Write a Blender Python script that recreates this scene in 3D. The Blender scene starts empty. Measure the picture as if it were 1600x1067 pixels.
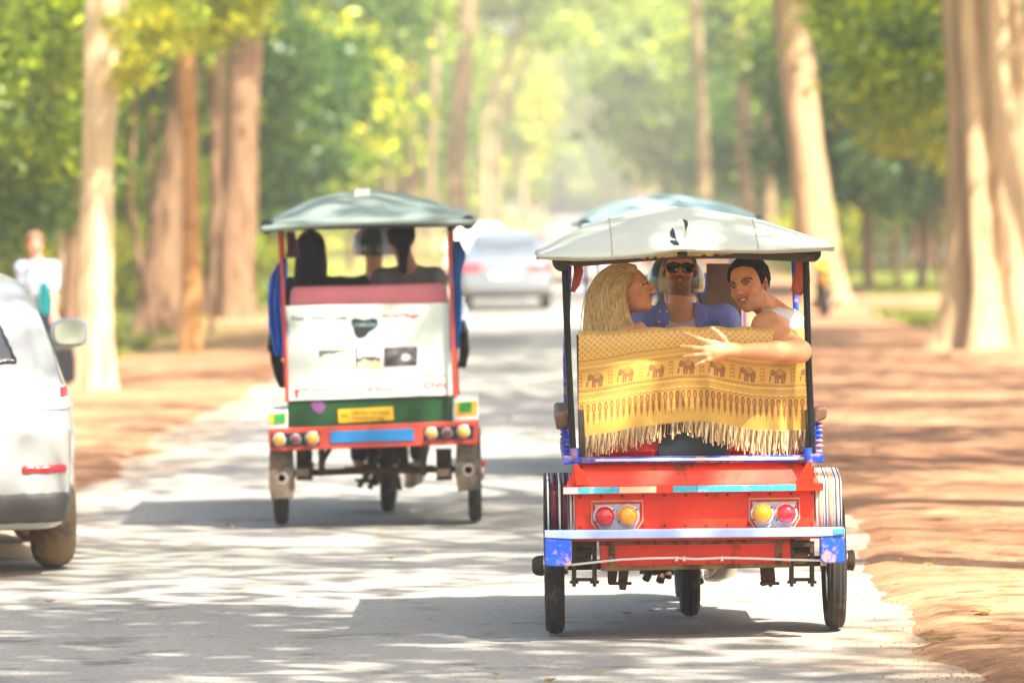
import bpy, math, random
import numpy as np
from mathutils import Matrix, Vector, noise as mnoise

random.seed(7)
rng = np.random.default_rng(7)
SC = bpy.context.scene
COL = SC.collection

# ------------------------------------------------------------------ camera, sky, sun, exposure
CAM_H = 2.04
FPX = 200.0 / 36.0 * 1600.0
PITCH = math.atan((533.5 - 312.3) / FPX)
CM = Matrix.Rotation(math.pi / 2 - PITCH, 3, 'X') @ Matrix.Rotation(math.radians(-1.0), 3, 'Z')
cam_d = bpy.data.cameras.new('camera')
cam = bpy.data.objects.new('camera', cam_d)
COL.objects.link(cam)
cam.matrix_world = Matrix.Translation((0, 0, CAM_H)) @ CM.to_4x4()
cam_d.lens = 200
cam_d.sensor_width = 36
cam_d.clip_end = 3000
cam_d.dof.use_dof = True
cam_d.dof.focus_distance = 26.3
cam_d.dof.aperture_fstop = 2.8
cam_d.dof.aperture_blades = 0
SC.camera = cam

SUN_EL = math.radians(50)
SUN_TO = Vector((0.62 * math.cos(SUN_EL), -0.785 * math.cos(SUN_EL), math.sin(SUN_EL)))   # towards the sun
world = bpy.data.worlds.new('World')
SC.world = world
world.use_nodes = True
wn = world.node_tree
wn.nodes.clear()
sky = wn.nodes.new('ShaderNodeTexSky')
sky.sky_type = 'NISHITA'
sky.sun_disc = False
sky.sun_elevation = SUN_EL
sky.sun_rotation = math.atan2(SUN_TO.x, SUN_TO.y)
sky.air_density = 1.0
sky.dust_density = 4.0
bg = wn.nodes.new('ShaderNodeBackground')
bg.inputs[1].default_value = 0.12
wo = wn.nodes.new('ShaderNodeOutputWorld')
wn.links.new(sky.outputs[0], bg.inputs[0])
wn.links.new(bg.outputs[0], wo.inputs[0])
sun_d = bpy.data.lights.new('sun', 'SUN')
sun_d.energy = 5.0
sun_d.angle = math.radians(0.5)
sun_d.color = (1.0, 0.95, 0.87)
sun = bpy.data.objects.new('sun', sun_d)
COL.objects.link(sun)
sun.rotation_euler = SUN_TO.to_track_quat('Z', 'Y').to_euler()
SC.view_settings.view_transform = 'Standard'
SC.view_settings.look = 'None'
SC.view_settings.exposure = 1.82
SC.view_settings.gamma = 1.0
SC.view_settings.use_curve_mapping = False
SC.cycles.max_bounces = 8
SC.cycles.transparent_max_bounces = 6
SC.cycles.volume_bounces = 0
SC.cycles.use_denoising = True
SC.cycles.caustics_reflective = False
SC.cycles.caustics_refractive = False
SC.cycles.sample_clamp_indirect = 6

# ------------------------------------------------------------------ helpers
def ray(px, py):
    return CM @ Vector(((px - 800) / FPX, (533.5 - py) / FPX, -1))
def P(px, py, Y):
    """world point seen at photo pixel (px, py) at distance Y down the road"""
    d = ray(px, py)
    return Vector((0, 0, CAM_H)) + d * (Y / d.y)
def G(px, py):
    d = ray(px, py)
    return Vector((0, 0, CAM_H)) + d * (-CAM_H / d.z)
def srgb(r, g, b):
    def f(c):
        c /= 255.0
        return c / 12.92 if c <= 0.04045 else ((c + 0.055) / 1.055) ** 2.4
    return (f(r), f(g), f(b))

MATS = {}
def mat(name, col, rough=0.5, metal=0.0, var=0.15, scale=8.0, bump=0.0, bscale=60.0, spec=0.4, dirt=None, dirt_amt=0.45, dscale=6.0,
        sheen=0.0, coat=0.0, attr=None, trans=0.0, stretch=None):
    if name in MATS:
        return MATS[name]
    m = bpy.data.materials.new(name)
    MATS[name] = m
    m.use_nodes = True
    nt = m.node_tree
    N, L = nt.nodes, nt.links
    p = N['Principled BSDF']
    p.inputs['Roughness'].default_value = rough
    p.inputs['Metallic'].default_value = metal
    p.inputs['Specular IOR Level'].default_value = spec
    p.inputs['Coat Weight'].default_value = coat
    p.inputs['Coat Roughness'].default_value = 0.08
    p.inputs['Sheen Weight'].default_value = sheen
    tc = N.new('ShaderNodeTexCoord')
    vec = tc.outputs['Object']
    if stretch:
        mp = N.new('ShaderNodeMapping')
        mp.inputs['Scale'].default_value = stretch
        L.new(vec, mp.inputs['Vector'])
        vec = mp.outputs[0]
    n1 = N.new('ShaderNodeTexNoise')
    n1.inputs['Scale'].default_value = scale
    n1.inputs['Detail'].default_value = 6
    n1.inputs['Roughness'].default_value = 0.6
    L.new(vec, n1.inputs['Vector'])
    if attr:
        a = N.new('ShaderNodeAttribute')
        a.attribute_name = attr
        base = a.outputs['Color']
    else:
        rgb = N.new('ShaderNodeRGB')
        rgb.outputs[0].default_value = (*col, 1)
        base = rgb.outputs[0]
    mr = N.new('ShaderNodeMapRange')
    mr.inputs['From Min'].default_value = 0.3
    mr.inputs['From Max'].default_value = 0.7
    mr.inputs['To Min'].default_value = 1 - var
    mr.inputs['To Max'].default_value = 1 + var
    L.new(n1.outputs['Fac'], mr.inputs['Value'])
    vm = N.new('ShaderNodeVectorMath')
    vm.operation = 'SCALE'
    L.new(base, vm.inputs[0])
    L.new(mr.outputs[0], vm.inputs['Scale'])
    out = vm.outputs[0]
    if dirt:
        n2 = N.new('ShaderNodeTexNoise')
        n2.inputs['Scale'].default_value = dscale
        n2.inputs['Detail'].default_value = 10
        n2.inputs['Roughness'].default_value = 0.7
        L.new(vec, n2.inputs['Vector'])
        cr = N.new('ShaderNodeMapRange')
        cr.inputs['From Min'].default_value = 1 - dirt_amt - 0.04
        cr.inputs['From Max'].default_value = 1 - dirt_amt + 0.06
        L.new(n2.outputs['Fac'], cr.inputs['Value'])
        mx = N.new('ShaderNodeMix')
        mx.data_type = 'RGBA'
        L.new(cr.outputs[0], mx.inputs['Factor'])
        L.new(out, mx.inputs['A'])
        mx.inputs['B'].default_value = (*dirt, 1)
        out = mx.outputs['Result']
        mr2 = N.new('ShaderNodeMapRange')
        mr2.inputs['To Min'].default_value = rough
        mr2.inputs['To Max'].default_value = 0.85
        L.new(cr.outputs[0], mr2.inputs['Value'])
        L.new(mr2.outputs[0], p.inputs['Roughness'])
    L.new(out, p.inputs['Base Color'])
    if trans:
        tb = N.new('ShaderNodeBsdfTranslucent')
        L.new(out, tb.inputs['Color'])
        ms = N.new('ShaderNodeMixShader')
        ms.inputs[0].default_value = trans
        L.new(p.outputs[0], ms.inputs[1])
        L.new(tb.outputs[0], ms.inputs[2])
        L.new(ms.outputs[0], N['Material Output'].inputs['Surface'])
    if bump:
        nb = N.new('ShaderNodeTexNoise')
        nb.inputs['Scale'].default_value = bscale
        nb.inputs['Detail'].default_value = 4
        L.new(vec, nb.inputs['Vector'])
        bp = N.new('ShaderNodeBump')
        bp.inputs['Strength'].default_value = bump
        bp.inputs['Distance'].default_value = 0.01
        L.new(nb.outputs['Fac'], bp.inputs['Height'])
        L.new(bp.outputs[0], p.inputs['Normal'])
    return m

def tag(o, label=None, cat=None, group=None, kind=None):
    if label: o['label'] = label
    if cat: o['category'] = cat
    if group: o['group'] = group
    if kind: o['kind'] = kind
    return o
def empty(name, loc, label=None, cat=None, group=None):
    o = bpy.data.objects.new(name, None)
    o.empty_display_size = 0.2
    COL.objects.link(o)
    o.location = loc
    return tag(o, label, cat, group)
def origin(o):
    """world position of an unrotated object chain"""
    v = Vector((0, 0, 0))
    while o is not None:
        v = v + Vector(o.location)
        o = o.parent
    return v
def mesh_obj(name, verts, faces, m, parent=None, smooth=True, bevel=0.0, colors=None, local=False, loc=None):
    me = bpy.data.meshes.new(name)
    v = np.asarray(verts, dtype=np.float32).reshape(-1, 3)
    base = Vector((0, 0, 0))
    if parent is not None and not local:
        base = origin(parent)
    if loc is not None:
        base = Vector(loc)
    v = v - np.array(base, dtype=np.float32)
    if isinstance(faces, np.ndarray):
        k = faces.shape[1]
        me.vertices.add(len(v))
        me.vertices.foreach_set('co', v.ravel())
        me.loops.add(faces.size)
        me.loops.foreach_set('vertex_index', faces.astype(np.int32).ravel())
        me.polygons.add(len(faces))
        me.polygons.foreach_set('loop_start', np.arange(0, faces.size, k, dtype=np.int32))
        me.polygons.foreach_set('loop_total', np.full(len(faces), k, dtype=np.int32))
        me.update(calc_edges=True)
    else:
        me.from_pydata(v.tolist(), [], faces)
    if colors is not None:
        ca = me.color_attributes.new(name='Col', type='FLOAT_COLOR', domain='POINT')
        c = np.ones((len(v), 4), dtype=np.float32)
        c[:, :3] = colors
        ca.data.foreach_set('color', c.ravel())
    me.polygons.foreach_set('use_smooth', np.full(len(me.polygons), bool(smooth)))
    me.validate()
    ms = m if isinstance(m, (list, tuple)) else [m]
    for mm in ms:
        me.materials.append(mm)
    o = bpy.data.objects.new(name, me)
    COL.objects.link(o)
    if parent is not None:
        o.parent = parent
    if loc is not None:
        o.location = loc
    if bevel:
        b = o.modifiers.new('bevel', 'BEVEL')
        b.width = bevel
        b.segments = 2
        b.limit_method = 'ANGLE'
        b.angle_limit = math.radians(35)
        o.data.polygons.foreach_set('use_smooth', np.full(len(me.polygons), False))
    return o

class MB:
    def __init__(self):
        self.v = []; self.f = []; self.mi = []
    def add(self, vs, fs, mi=0):
        b = len(self.v)
        self.v += [tuple(x) for x in vs]
        self.f += [tuple(i + b for i in f) for f in fs]
        self.mi += [mi] * len(fs)
        return self
    def box(self, lo, hi, R=None, c=None, mi=0):
        vs = [Vector((x, y, z)) for x in (lo[0], hi[0]) for y in (lo[1], hi[1]) for z in (lo[2], hi[2])]
        if R is not None:
            c = Vector(c) if c is not None else Vector([(a + b) / 2 for a, b in zip(lo, hi)])
            vs = [R @ (q - c) + c for q in vs]
        return self.add(vs, [(0, 1, 3, 2), (4, 6, 7, 5), (0, 4, 5, 1), (2, 3, 7, 6), (0, 2, 6, 4), (1, 5, 7, 3)], mi)
    def poly(self, px, Yn, Yf, mi=0):
        """photo-measured outline (clockwise or not) at depth Yn, extruded straight back to Yf"""
        pts = [P(x, y, Yn) for x, y in px]
        n = len(pts)
        ar = sum(pts[i].x * pts[(i + 1) % n].z - pts[(i + 1) % n].x * pts[i].z for i in range(n))
        if ar < 0: pts = pts[::-1]
        vs = pts + [Vector((q.x, Yf, q.z)) for q in pts]
        fs = [tuple(range(n)), tuple(range(2 * n - 1, n - 1, -1))]
        fs += [(i, i + n, (i + 1) % n + n, (i + 1) % n) for i in range(n)]
        return self.add(vs, fs, mi)
    def tube(self, pts, r, n=8, mi=0, cap=True, flat=1.0):
        pts = [Vector(q) for q in pts]
        rs = r if isinstance(r, (list, tuple)) else [r] * len(pts)
        vs = []; fs = []
        prev = None
        for i, q in enumerate(pts):
            t = (pts[min(i + 1, len(pts) - 1)] - pts[max(i - 1, 0)])
            t = t.normalized() if t.length > 1e-9 else Vector((0, 0, 1))
            if prev is None:
                a = Vector((0, 0, 1)) if abs(t.z) < 0.9 else Vector((1, 0, 0))
                u = t.cross(a).normalized()
            else:
                u = (prev - t * prev.dot(t))
                u = u.normalized() if u.length > 1e-6 else t.orthogonal().normalized()
            prev = u
            w = t.cross(u)
            for k in range(n):
                an = 2 * math.pi * k / n
                vs.append(q + (u * math.cos(an) + w * math.sin(an) * flat) * rs[i])
        for i in range(len(pts) - 1):
            for k in range(n):
                fs.append((i * n + k, i * n + (k + 1) % n, (i + 1) * n + (k + 1) % n, (i + 1) * n + k))
        if cap:
            fs.append(tuple(range(n - 1, -1, -1)))
            fs.append(tuple((len(pts) - 1) * n + k for k in range(n)))
        return self.add(vs, fs, mi)
    def lathe(self, prof, c, axis='x', n=32, mi=0, closed=False):
        """prof: (distance along the axis, radius)"""
        vs = []; fs = []
        c = Vector(c)
        for a, r in prof:
            for k in range(n):
                t = 2 * math.pi * k / n
                p, q = r * math.cos(t), r * math.sin(t)
                vs.append(c + (Vector((a, p, q)) if axis == 'x' else Vector((p, q, a)) if axis == 'z' else Vector((q, a, p))))
        m = len(prof)
        for i in range(m if closed else m - 1):
            j = (i + 1) % m
            for k in range(n):
                fs.append((i * n + k, j * n + k, j * n + (k + 1) % n, i * n + (k + 1) % n))
        if not closed:
            fs.append(tuple(range(n)))
            fs.append(tuple((m - 1) * n + k for k in range(n - 1, -1, -1)))
        return self.add(vs, fs, mi)
    def build(self, name, m, parent=None, smooth=False, bevel=0.0, loc=None):
        o = mesh_obj(name, self.v, self.f, m, parent, smooth, bevel, loc=loc)
        if any(self.mi):
            o.data.polygons.foreach_set('material_index', self.mi)
        if smooth:
            sm = o.modifiers.new('edge', 'EDGE_SPLIT')
            sm.split_angle = math.radians(40)
        return o

def kids(o, L={}):
    return list(o.children)
def copy_tree(o, parent=None):
    c = o.copy()
    COL.objects.link(c)
    c.parent = parent
    for ch in list(o.children):
        copy_tree(ch, c)
    return c

# ---- implicit surfaces on a grid, for bodies and cars: one continuous mesh each
class Field:
    def __init__(self, lo, hi, h):
        self.lo = np.array(lo, dtype=np.float32)
        self.h = h
        self.n = (np.ceil((np.array(hi) - self.lo) / h)).astype(int) + 1
        self.V = np.full(self.n, 0.2, dtype=np.float32)
    def _win(self, lo, hi):
        a = np.maximum(np.floor((np.array(lo) - self.lo) / self.h).astype(int), 0)
        b = np.minimum(np.ceil((np.array(hi) - self.lo) / self.h).astype(int) + 1, self.n)
        return a, b
    def _axes(self, a, b):
        return [(self.lo[i] + np.arange(a[i], b[i], dtype=np.float32) * self.h).reshape([-1 if j == i else 1 for j in range(3)]) for i in range(3)]
    def apply(self, fn, lo, hi, k=0.0, sub=False):
        m = k + 2.5 * self.h
        a, b = self._win(np.array(lo) - m, np.array(hi) + m)
        if np.any(b <= a): return
        X, Y, Z = self._axes(a, b)
        d = fn(X, Y, Z)
        s = (slice(a[0], b[0]), slice(a[1], b[1]), slice(a[2], b[2]))
        v = self.V[s]
        if sub:
            d = -d
            if k: hh = np.maximum(k - np.abs(v - d), 0) / k; self.V[s] = np.maximum(v, d) + hh * hh * k * 0.25
            else: self.V[s] = np.maximum(v, d)
        else:
            if k: hh = np.maximum(k - np.abs(v - d), 0) / k; self.V[s] = np.minimum(v, d) - hh * hh * k * 0.25
            else: self.V[s] = np.minimum(v, d)
    def cone(self, a, b, ra, rb, k=0.02, sub=False, grow=0.0):
        a = np.array(a, dtype=np.float32); b = np.array(b, dtype=np.float32)
        ra += grow; rb += grow
        ab = b - a
        L2 = float(ab @ ab) + 1e-12
        def fn(X, Y, Z):
            px, py, pz = X - a[0], Y - a[1], Z - a[2]
            t = np.clip((px * ab[0] + py * ab[1] + pz * ab[2]) / L2, 0, 1)
            return np.sqrt((px - t * ab[0]) ** 2 + (py - t * ab[1]) ** 2 + (pz - t * ab[2]) ** 2) - (ra + t * (rb - ra))
        r = max(ra, rb)
        self.apply(fn, np.minimum(a, b) - r, np.maximum(a, b) + r, k, sub)
    def ell(self, c, r, R=None, k=0.02, sub=False, grow=0.0):
        c = np.array(c, dtype=np.float32); r = np.array(r, dtype=np.float32) + grow
        M = np.array(R if R is not None else Matrix.Identity(3), dtype=np.float32)
        def fn(X, Y, Z):
            px, py, pz = X - c[0], Y - c[1], Z - c[2]
            q = [M[0, i] * px + M[1, i] * py + M[2, i] * pz for i in range(3)]
            k0 = np.sqrt(sum((q[i] / r[i]) ** 2 for i in range(3)))
            k1 = np.sqrt(sum((q[i] / r[i] ** 2) ** 2 for i in range(3))) + 1e-6
            return k0 * (k0 - 1) / k1
        e = np.sqrt(((M * r) ** 2).sum(1))
        self.apply(fn, c - e, c + e, k, sub)
    def clip(self, fn):
        X, Y, Z = self._axes(np.zeros(3, int), self.n)
        self.V = np.maximum(self.V, fn(X, Y, Z).astype(np.float32))
    def mesh(self):
        V = self.V
        I = V < 0
        n = self.n
        s = I[:-1, :-1, :-1].astype(np.int8)
        for d in [(1,0,0),(0,1,0),(0,0,1),(1,1,0),(1,0,1),(0,1,1),(1,1,1)]:
            s += I[d[0]:n[0]-1+d[0], d[1]:n[1]-1+d[1], d[2]:n[2]-1+d[2]]
        act = (s > 0) & (s < 8)
        ci = np.argwhere(act)
        vid = np.full(act.shape, -1, dtype=np.int32)
        vid[act] = np.arange(len(ci))
        acc = np.zeros((len(ci), 3), dtype=np.float32)
        cnt = np.zeros(len(ci), dtype=np.float32)
        C = [(0,0,0),(1,0,0),(0,1,0),(1,1,0),(0,0,1),(1,0,1),(0,1,1),(1,1,1)]
        vals = [V[ci[:,0]+c[0], ci[:,1]+c[1], ci[:,2]+c[2]] for c in C]
        for i, j in [(0,1),(2,3),(4,5),(6,7),(0,2),(1,3),(4,6),(5,7),(0,4),(1,5),(2,6),(3,7)]:
            a, b = vals[i], vals[j]
            m = (a < 0) != (b < 0)
            t = np.where(m, a / np.where(m, a - b, 1), 0)
            pi = np.array(C[i], dtype=np.float32); pj = np.array(C[j], dtype=np.float32)
            acc += (pi + t[:, None] * (pj - pi)) * m[:, None]
            cnt += m
        vp = self.lo + (ci + acc / cnt[:, None]) * self.h
        quads = []
        for ax in range(3):
            u, w = (ax + 1) % 3, (ax + 2) % 3
            sl0 = [slice(1, n[i] - 1) for i in range(3)]; sl0[ax] = slice(0, n[ax] - 1)
            sl1 = list(sl0); sl1[ax] = slice(1, n[ax])
            A = I[tuple(sl0)]; B = I[tuple(sl1)]
            for flip, m in ((0, A & ~B), (1, ~A & B)):
                e = np.argwhere(m)
                if len(e) == 0: continue
                e = e + np.array([1 if i != ax else 0 for i in range(3)])
                def cell(du, dw):
                    q = e.copy(); q[:, u] -= du; q[:, w] -= dw
                    return vid[q[:, 0], q[:, 1], q[:, 2]]
                q = np.stack([cell(1, 1), cell(0, 1), cell(0, 0), cell(1, 0)], 1)
                if flip: q = q[:, ::-1]
                quads.append(q)
        q = np.concatenate(quads) if quads else np.zeros((0, 4), int)
        q = q[(q >= 0).all(1)]
        return vp, q
def smoothmesh(v, q, it=1, f=0.5):
    for _ in range(it):
        a = q.ravel(); b = np.roll(q, -1, axis=1).ravel()
        aa = np.concatenate([a, b]); bb = np.concatenate([b, a])
        cnt = np.bincount(aa, minlength=len(v))
        acc = np.stack([np.bincount(aa, weights=v[bb, i], minlength=len(v)) for i in range(3)], 1)
        v = v * (1 - f) + f * acc / np.maximum(cnt, 1)[:, None]
    return v
def fnoise(v, s, seed=0):
    """cheap smooth value noise on an array of points, -1..1"""
    v = np.asarray(v, dtype=np.float64) * s + seed * 17.3
    i = np.floor(v).astype(np.int64); f = v - i
    f = f * f * (3 - 2 * f)
    def hsh(a):
        h = (a[:, 0] * 374761393 + a[:, 1] * 668265263 + a[:, 2] * 1274126177) & 0x7fffffff
        h = ((h ^ (h >> 13)) * 1274126177) & 0x7fffffff
        return ((h ^ (h >> 16)) & 0xffff) / 32767.5 - 1
    out = 0
    for dx in (0, 1):
        for dy in (0, 1):
            for dz in (0, 1):
                w = (f[:, 0] if dx else 1 - f[:, 0]) * (f[:, 1] if dy else 1 - f[:, 1]) * (f[:, 2] if dz else 1 - f[:, 2])
                out = out + w * hsh(i + np.array([dx, dy, dz]))
    return out

# ------------------------------------------------------------------ the setting: ground, road, verge
RS = ray(930, 310).x / ray(930, 310).y        # the road runs along x = RS * y
LEFT_E, RIGHT_E = -3.82, 1.48
def road_x(Y, off): return RS * Y + off

DIRT = np.array(srgb(128, 86, 60)); DIRT2 = np.array(srgb(178, 136, 100)); GRASS = np.array(srgb(112, 128, 48)); DRY = np.array(srgb(150, 132, 72))
xs = np.unique(np.concatenate([np.linspace(-160, -30, 12), np.linspace(-30, -9, 22), np.arange(-9, 13, 0.16), np.linspace(13, 34, 22), np.linspace(34, 160, 12)]))
ys = np.unique(np.concatenate([np.linspace(-60, 21, 30), np.arange(21, 60, 0.16), np.arange(60, 120, 0.4), np.linspace(120, 260, 90), np.linspace(260, 1000, 30)]))
GX, GY = np.meshgrid(xs, ys, indexing='ij')
pp = np.stack([GX.ravel(), GY.ravel(), np.zeros(GX.size)], 1)
off = pp[:, 0] - RS * pp[:, 1]
edge_wob = fnoise(pp, 0.5, 1) * 0.22 + fnoise(pp, 1.9, 2) * 0.12 + fnoise(pp, 6, 3) * 0.05
d_out = np.maximum(LEFT_E - off, off - RIGHT_E) + edge_wob              # metres outside the asphalt
hgt = np.clip(d_out * 0.35, -0.06, 0.028)
rel = fnoise(pp, 0.35, 4) * 0.03 + fnoise(pp, 1.6, 5) * 0.007 + fnoise(pp, 4.5, 6) * 0.004
hgt = hgt + rel * np.clip(d_out * 2, 0, 1)
hgt = np.where(d_out > 2.5, hgt + (d_out.clip(0, 14) - 2.5) * 0.01 * (pp[:, 1] > 30), hgt)
g = fnoise(pp, 0.12, 7) * 0.6 + fnoise(pp, 0.5, 8) * 0.4
side = np.where(off < 0, 1.4, 5.5)
gm = np.clip((d_out - side) * 0.35 + g * 1.3 + np.clip((pp[:, 1] - 90) * 0.02, -0.6, 1.0), 0, 1)
dm = np.clip(fnoise(pp, 0.4, 9) * 0.5 + fnoise(pp, 2.5, 10) * 0.35 + 0.5, 0, 1)[:, None]
col = DIRT * dm + DIRT2 * (1 - dm)
gr = np.clip(fnoise(pp, 0.2, 11) * 0.9 + 0.5, 0, 1)[:, None]
col = col * (1 - gm[:, None]) + (GRASS * gr + DRY * (1 - gr)) * gm[:, None]
nx, ny = len(xs), len(ys)
idx = np.arange(nx * ny).reshape(nx, ny)
quads = np.stack([idx[:-1, :-1], idx[1:, :-1], idx[1:, 1:], idx[:-1, 1:]], -1).reshape(-1, 4)
pp[:, 2] = hgt
m_ground = mat('laterite_ground', (1, 1, 1), rough=0.95, var=0.30, scale=11.0, bump=0.8, bscale=55, attr='Col', spec=0.1, dirt=srgb(136, 88, 58), dirt_amt=0.42, dscale=3.5)
tag(mesh_obj('ground', pp, quads, m_ground, colors=col), kind='structure')

# the asphalt: one sheet, light crown, worn surface
rx = np.linspace(LEFT_E - 0.45, RIGHT_E + 0.45, 44)
ry = np.unique(np.concatenate([np.linspace(-40, 21, 20), np.arange(21, 60, 0.16), np.linspace(60, 990, 260)]))
RX, RY = np.meshgrid(rx, ry, indexing='ij')
rp = np.stack([(RX + RS * RY).ravel(), RY.ravel(), np.zeros(RX.size)], 1)
rp[:, 2] = fnoise(rp, 0.45, 12) * 0.006 + fnoise(rp, 3.1, 13) * 0.0025 - 0.004
n0, n1 = len(rx), len(ry)
idx = np.arange(n0 * n1).reshape(n0, n1)
rq = np.stack([idx[:-1, :-1], idx[1:, :-1], idx[1:, 1:], idx[:-1, 1:]], -1).reshape(-1, 4)
wear = np.clip(fnoise(rp, 0.3, 14) * 0.5 + fnoise(rp * np.array([2.2, 0.15, 1]), 1.0, 15) * 0.5 + 0.5, 0, 1)[:, None]
dust = np.clip(1 - np.minimum(RX.ravel() - LEFT_E, RIGHT_E - RX.ravel()) / 0.7 + fnoise(rp, 1.3, 16) * 0.5, 0, 1)[:, None]
rc = np.array(srgb(138, 134, 126)) * wear + np.array(srgb(164, 157, 145)) * (1 - wear)
rc = rc * (1 - 0.65 * dust) + np.array(srgb(196, 160, 120)) * 0.65 * dust
m_road = mat('old_asphalt', (1, 1, 1), rough=0.85, var=0.22, scale=34, bump=0.9, bscale=90, attr='Col', spec=0.25, dirt=srgb(118, 112, 104), dirt_amt=0.42, dscale=1.4)
tag(mesh_obj('road', rp, rq, m_road, colors=rc), kind='structure')

# ------------------------------------------------------------------ vegetation
def leaf_material(name, rough=0.34, trans=0.42):
    m = bpy.data.materials.new(name)
    MATS[name] = m
    m.use_nodes = True
    nt = m.node_tree; N, L = nt.nodes, nt.links
    p = N['Principled BSDF']
    p.inputs['Roughness'].default_value = rough
    p.inputs['Specular IOR Level'].default_value = 0.5
    a = N.new('ShaderNodeAttribute'); a.attribute_name = 'Col'
    oi = N.new('ShaderNodeObjectInfo')
    mx = N.new('ShaderNodeMix'); mx.data_type = 'RGBA'; mx.blend_type = 'MULTIPLY'
    mx.inputs['Factor'].default_value = 1
    L.new(a.outputs['Color'], mx.inputs['A']); L.new(oi.outputs['Color'], mx.inputs['B'])
    tc = N.new('ShaderNodeTexCoord')
    nz = N.new('ShaderNodeTexNoise'); nz.inputs['Scale'].default_value = 0.7
    L.new(tc.outputs['Object'], nz.inputs['Vector'])
    mr = N.new('ShaderNodeMapRange')
    mr.inputs['From Min'].default_value = 0.35; mr.inputs['From Max'].default_value = 0.65
    mr.inputs['To Min'].default_value = 0.75; mr.inputs['To Max'].default_value = 1.3
    L.new(nz.outputs['Fac'], mr.inputs['Value'])
    sc = N.new('ShaderNodeVectorMath'); sc.operation = 'SCALE'
    L.new(mx.outputs['Result'], sc.inputs[0]); L.new(mr.outputs[0], sc.inputs['Scale'])
    L.new(sc.outputs[0], p.inputs['Base Color'])
    tb = N.new('ShaderNodeBsdfTranslucent'); L.new(sc.outputs[0], tb.inputs['Color'])
    ms = N.new('ShaderNodeMixShader'); ms.inputs[0].default_value = trans
    L.new(p.outputs[0], ms.inputs[1]); L.new(tb.outputs[0], ms.inputs[2])
    L.new(ms.outputs[0], N['Material Output'].inputs['Surface'])
    return m
M_LEAF = leaf_material('foliage')
M_BARK = mat('bark_grey_brown', srgb(168, 144, 108), rough=0.9, var=0.35, scale=2.0, bump=1.0, bscale=9, stretch=(4, 4, 0.35), spec=0.15, dirt=srgb(128, 98, 70), dirt_amt=0.42, dscale=1.6)
M_BARK2 = mat('bark_pale', srgb(160, 132, 98), rough=0.9, var=0.3, scale=1.6, bump=1.0, bscale=9, stretch=(3, 3, 0.4), spec=0.15, dirt=srgb(132, 104, 74), dirt_amt=0.42, dscale=1.5)
M_BARK3 = mat('bark_red_brown', srgb(132, 102, 74), rough=0.9, var=0.35, scale=2.0, bump=1.0, bscale=9, stretch=(3, 3, 0.5), spec=0.15, dirt=srgb(80, 58, 40), dirt_amt=0.45, dscale=2.2)

def leaf_mesh(name, radii, n_cl, per, cl_r, size, seed, hollow=0.5, gaps=0.3):
    r = np.random.default_rng(seed)
    c = r.normal(size=(n_cl * 3, 3)); c /= np.linalg.norm(c, axis=1)[:, None]
    c *= (hollow + (1 - hollow) * r.random(len(c)) ** 0.6)[:, None]
    keep = fnoise(c, 1.7, seed) > -gaps
    c = c[keep][:n_cl] * np.array(radii)
    n = len(c) * per
    ctr = np.repeat(c, per, axis=0) + r.normal(size=(n, 3)) * cl_r * np.array([1, 1, 0.62])
    nrm = r.normal(size=(n, 3)) + np.array([0, 0, 0.5]); nrm /= np.linalg.norm(nrm, axis=1)[:, None]
    t = np.cross(nrm, r.normal(size=(n, 3))); t /= np.linalg.norm(t, axis=1)[:, None]
    b = np.cross(nrm, t)
    s = (size * (0.6 + 0.8 * r.random(n)))[:, None]
    v = np.stack([ctr - t * s, ctr + b * s * 0.42 + nrm * s * 0.12, ctr + t * s, ctr - b * s * 0.42 + nrm * s * 0.12], 1).reshape(-1, 3)
    f = np.arange(n * 4).reshape(n, 4)
    tint = np.repeat(r.random(len(c)), per) * 0.5 + r.random(n) * 0.5
    dark = np.array([0.34, 0.52, 0.6]); lite = np.array([1.9, 1.65, 0.85])
    tint = tint ** 1.5
    colr = dark + (lite - dark) * tint[:, None]
    colr[r.random(n) < 0.10] = [2.3, 1.95, 0.9]  # scattered over-bright leaves put sunlit highlights into the colour
    colr = np.repeat(colr, 4, axis=0)
    o = mesh_obj(name, v, f, M_LEAF, smooth=False, colors=colr)
    me = o.data
    bpy.data.objects.remove(o)
    return me
TALL = [leaf_mesh('tall_crown_mesh', (4.2, 4.2, 3.0), 42, 74, 0.55, 0.17, 20 + i, 0.45, 0.1) for i in range(3)]
LOW = [leaf_mesh('low_crown_mesh', (2.5, 2.5, 2.3), 60, 85, 0.42, 0.13, 40 + i, 0.35, 0.35) for i in range(4)]
BUSH = [leaf_mesh('bush_mesh', (1.5, 1.5, 1.1), 34, 70, 0.30, 0.10, 60 + i, 0.3, 0.4) for i in range(3)]
BIG = [leaf_mesh('big_crown_mesh', (6.0, 6.0, 6.0), 110, 75, 0.85, 0.34, 80 + i, 0.4, 0.3) for i in range(3)]

def crown(me, parent, loc, rot=0, sc=(1, 1, 1), tint=(0.07, 0.11, 0.02), name='crown'):
    o = bpy.data.objects.new(name, me)
    COL.objects.link(o)
    o.parent = parent
    o.location = loc
    o.rotation_euler = (0, 0, rot)
    o.scale = sc
    o.color = (*tint, 1)
    return o

GREENS = [(0.25, 0.34, 0.022), (0.12, 0.21, 0.030), (0.40, 0.42, 0.026), (0.06, 0.13, 0.030), (0.34, 0.42, 0.045)]

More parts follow.
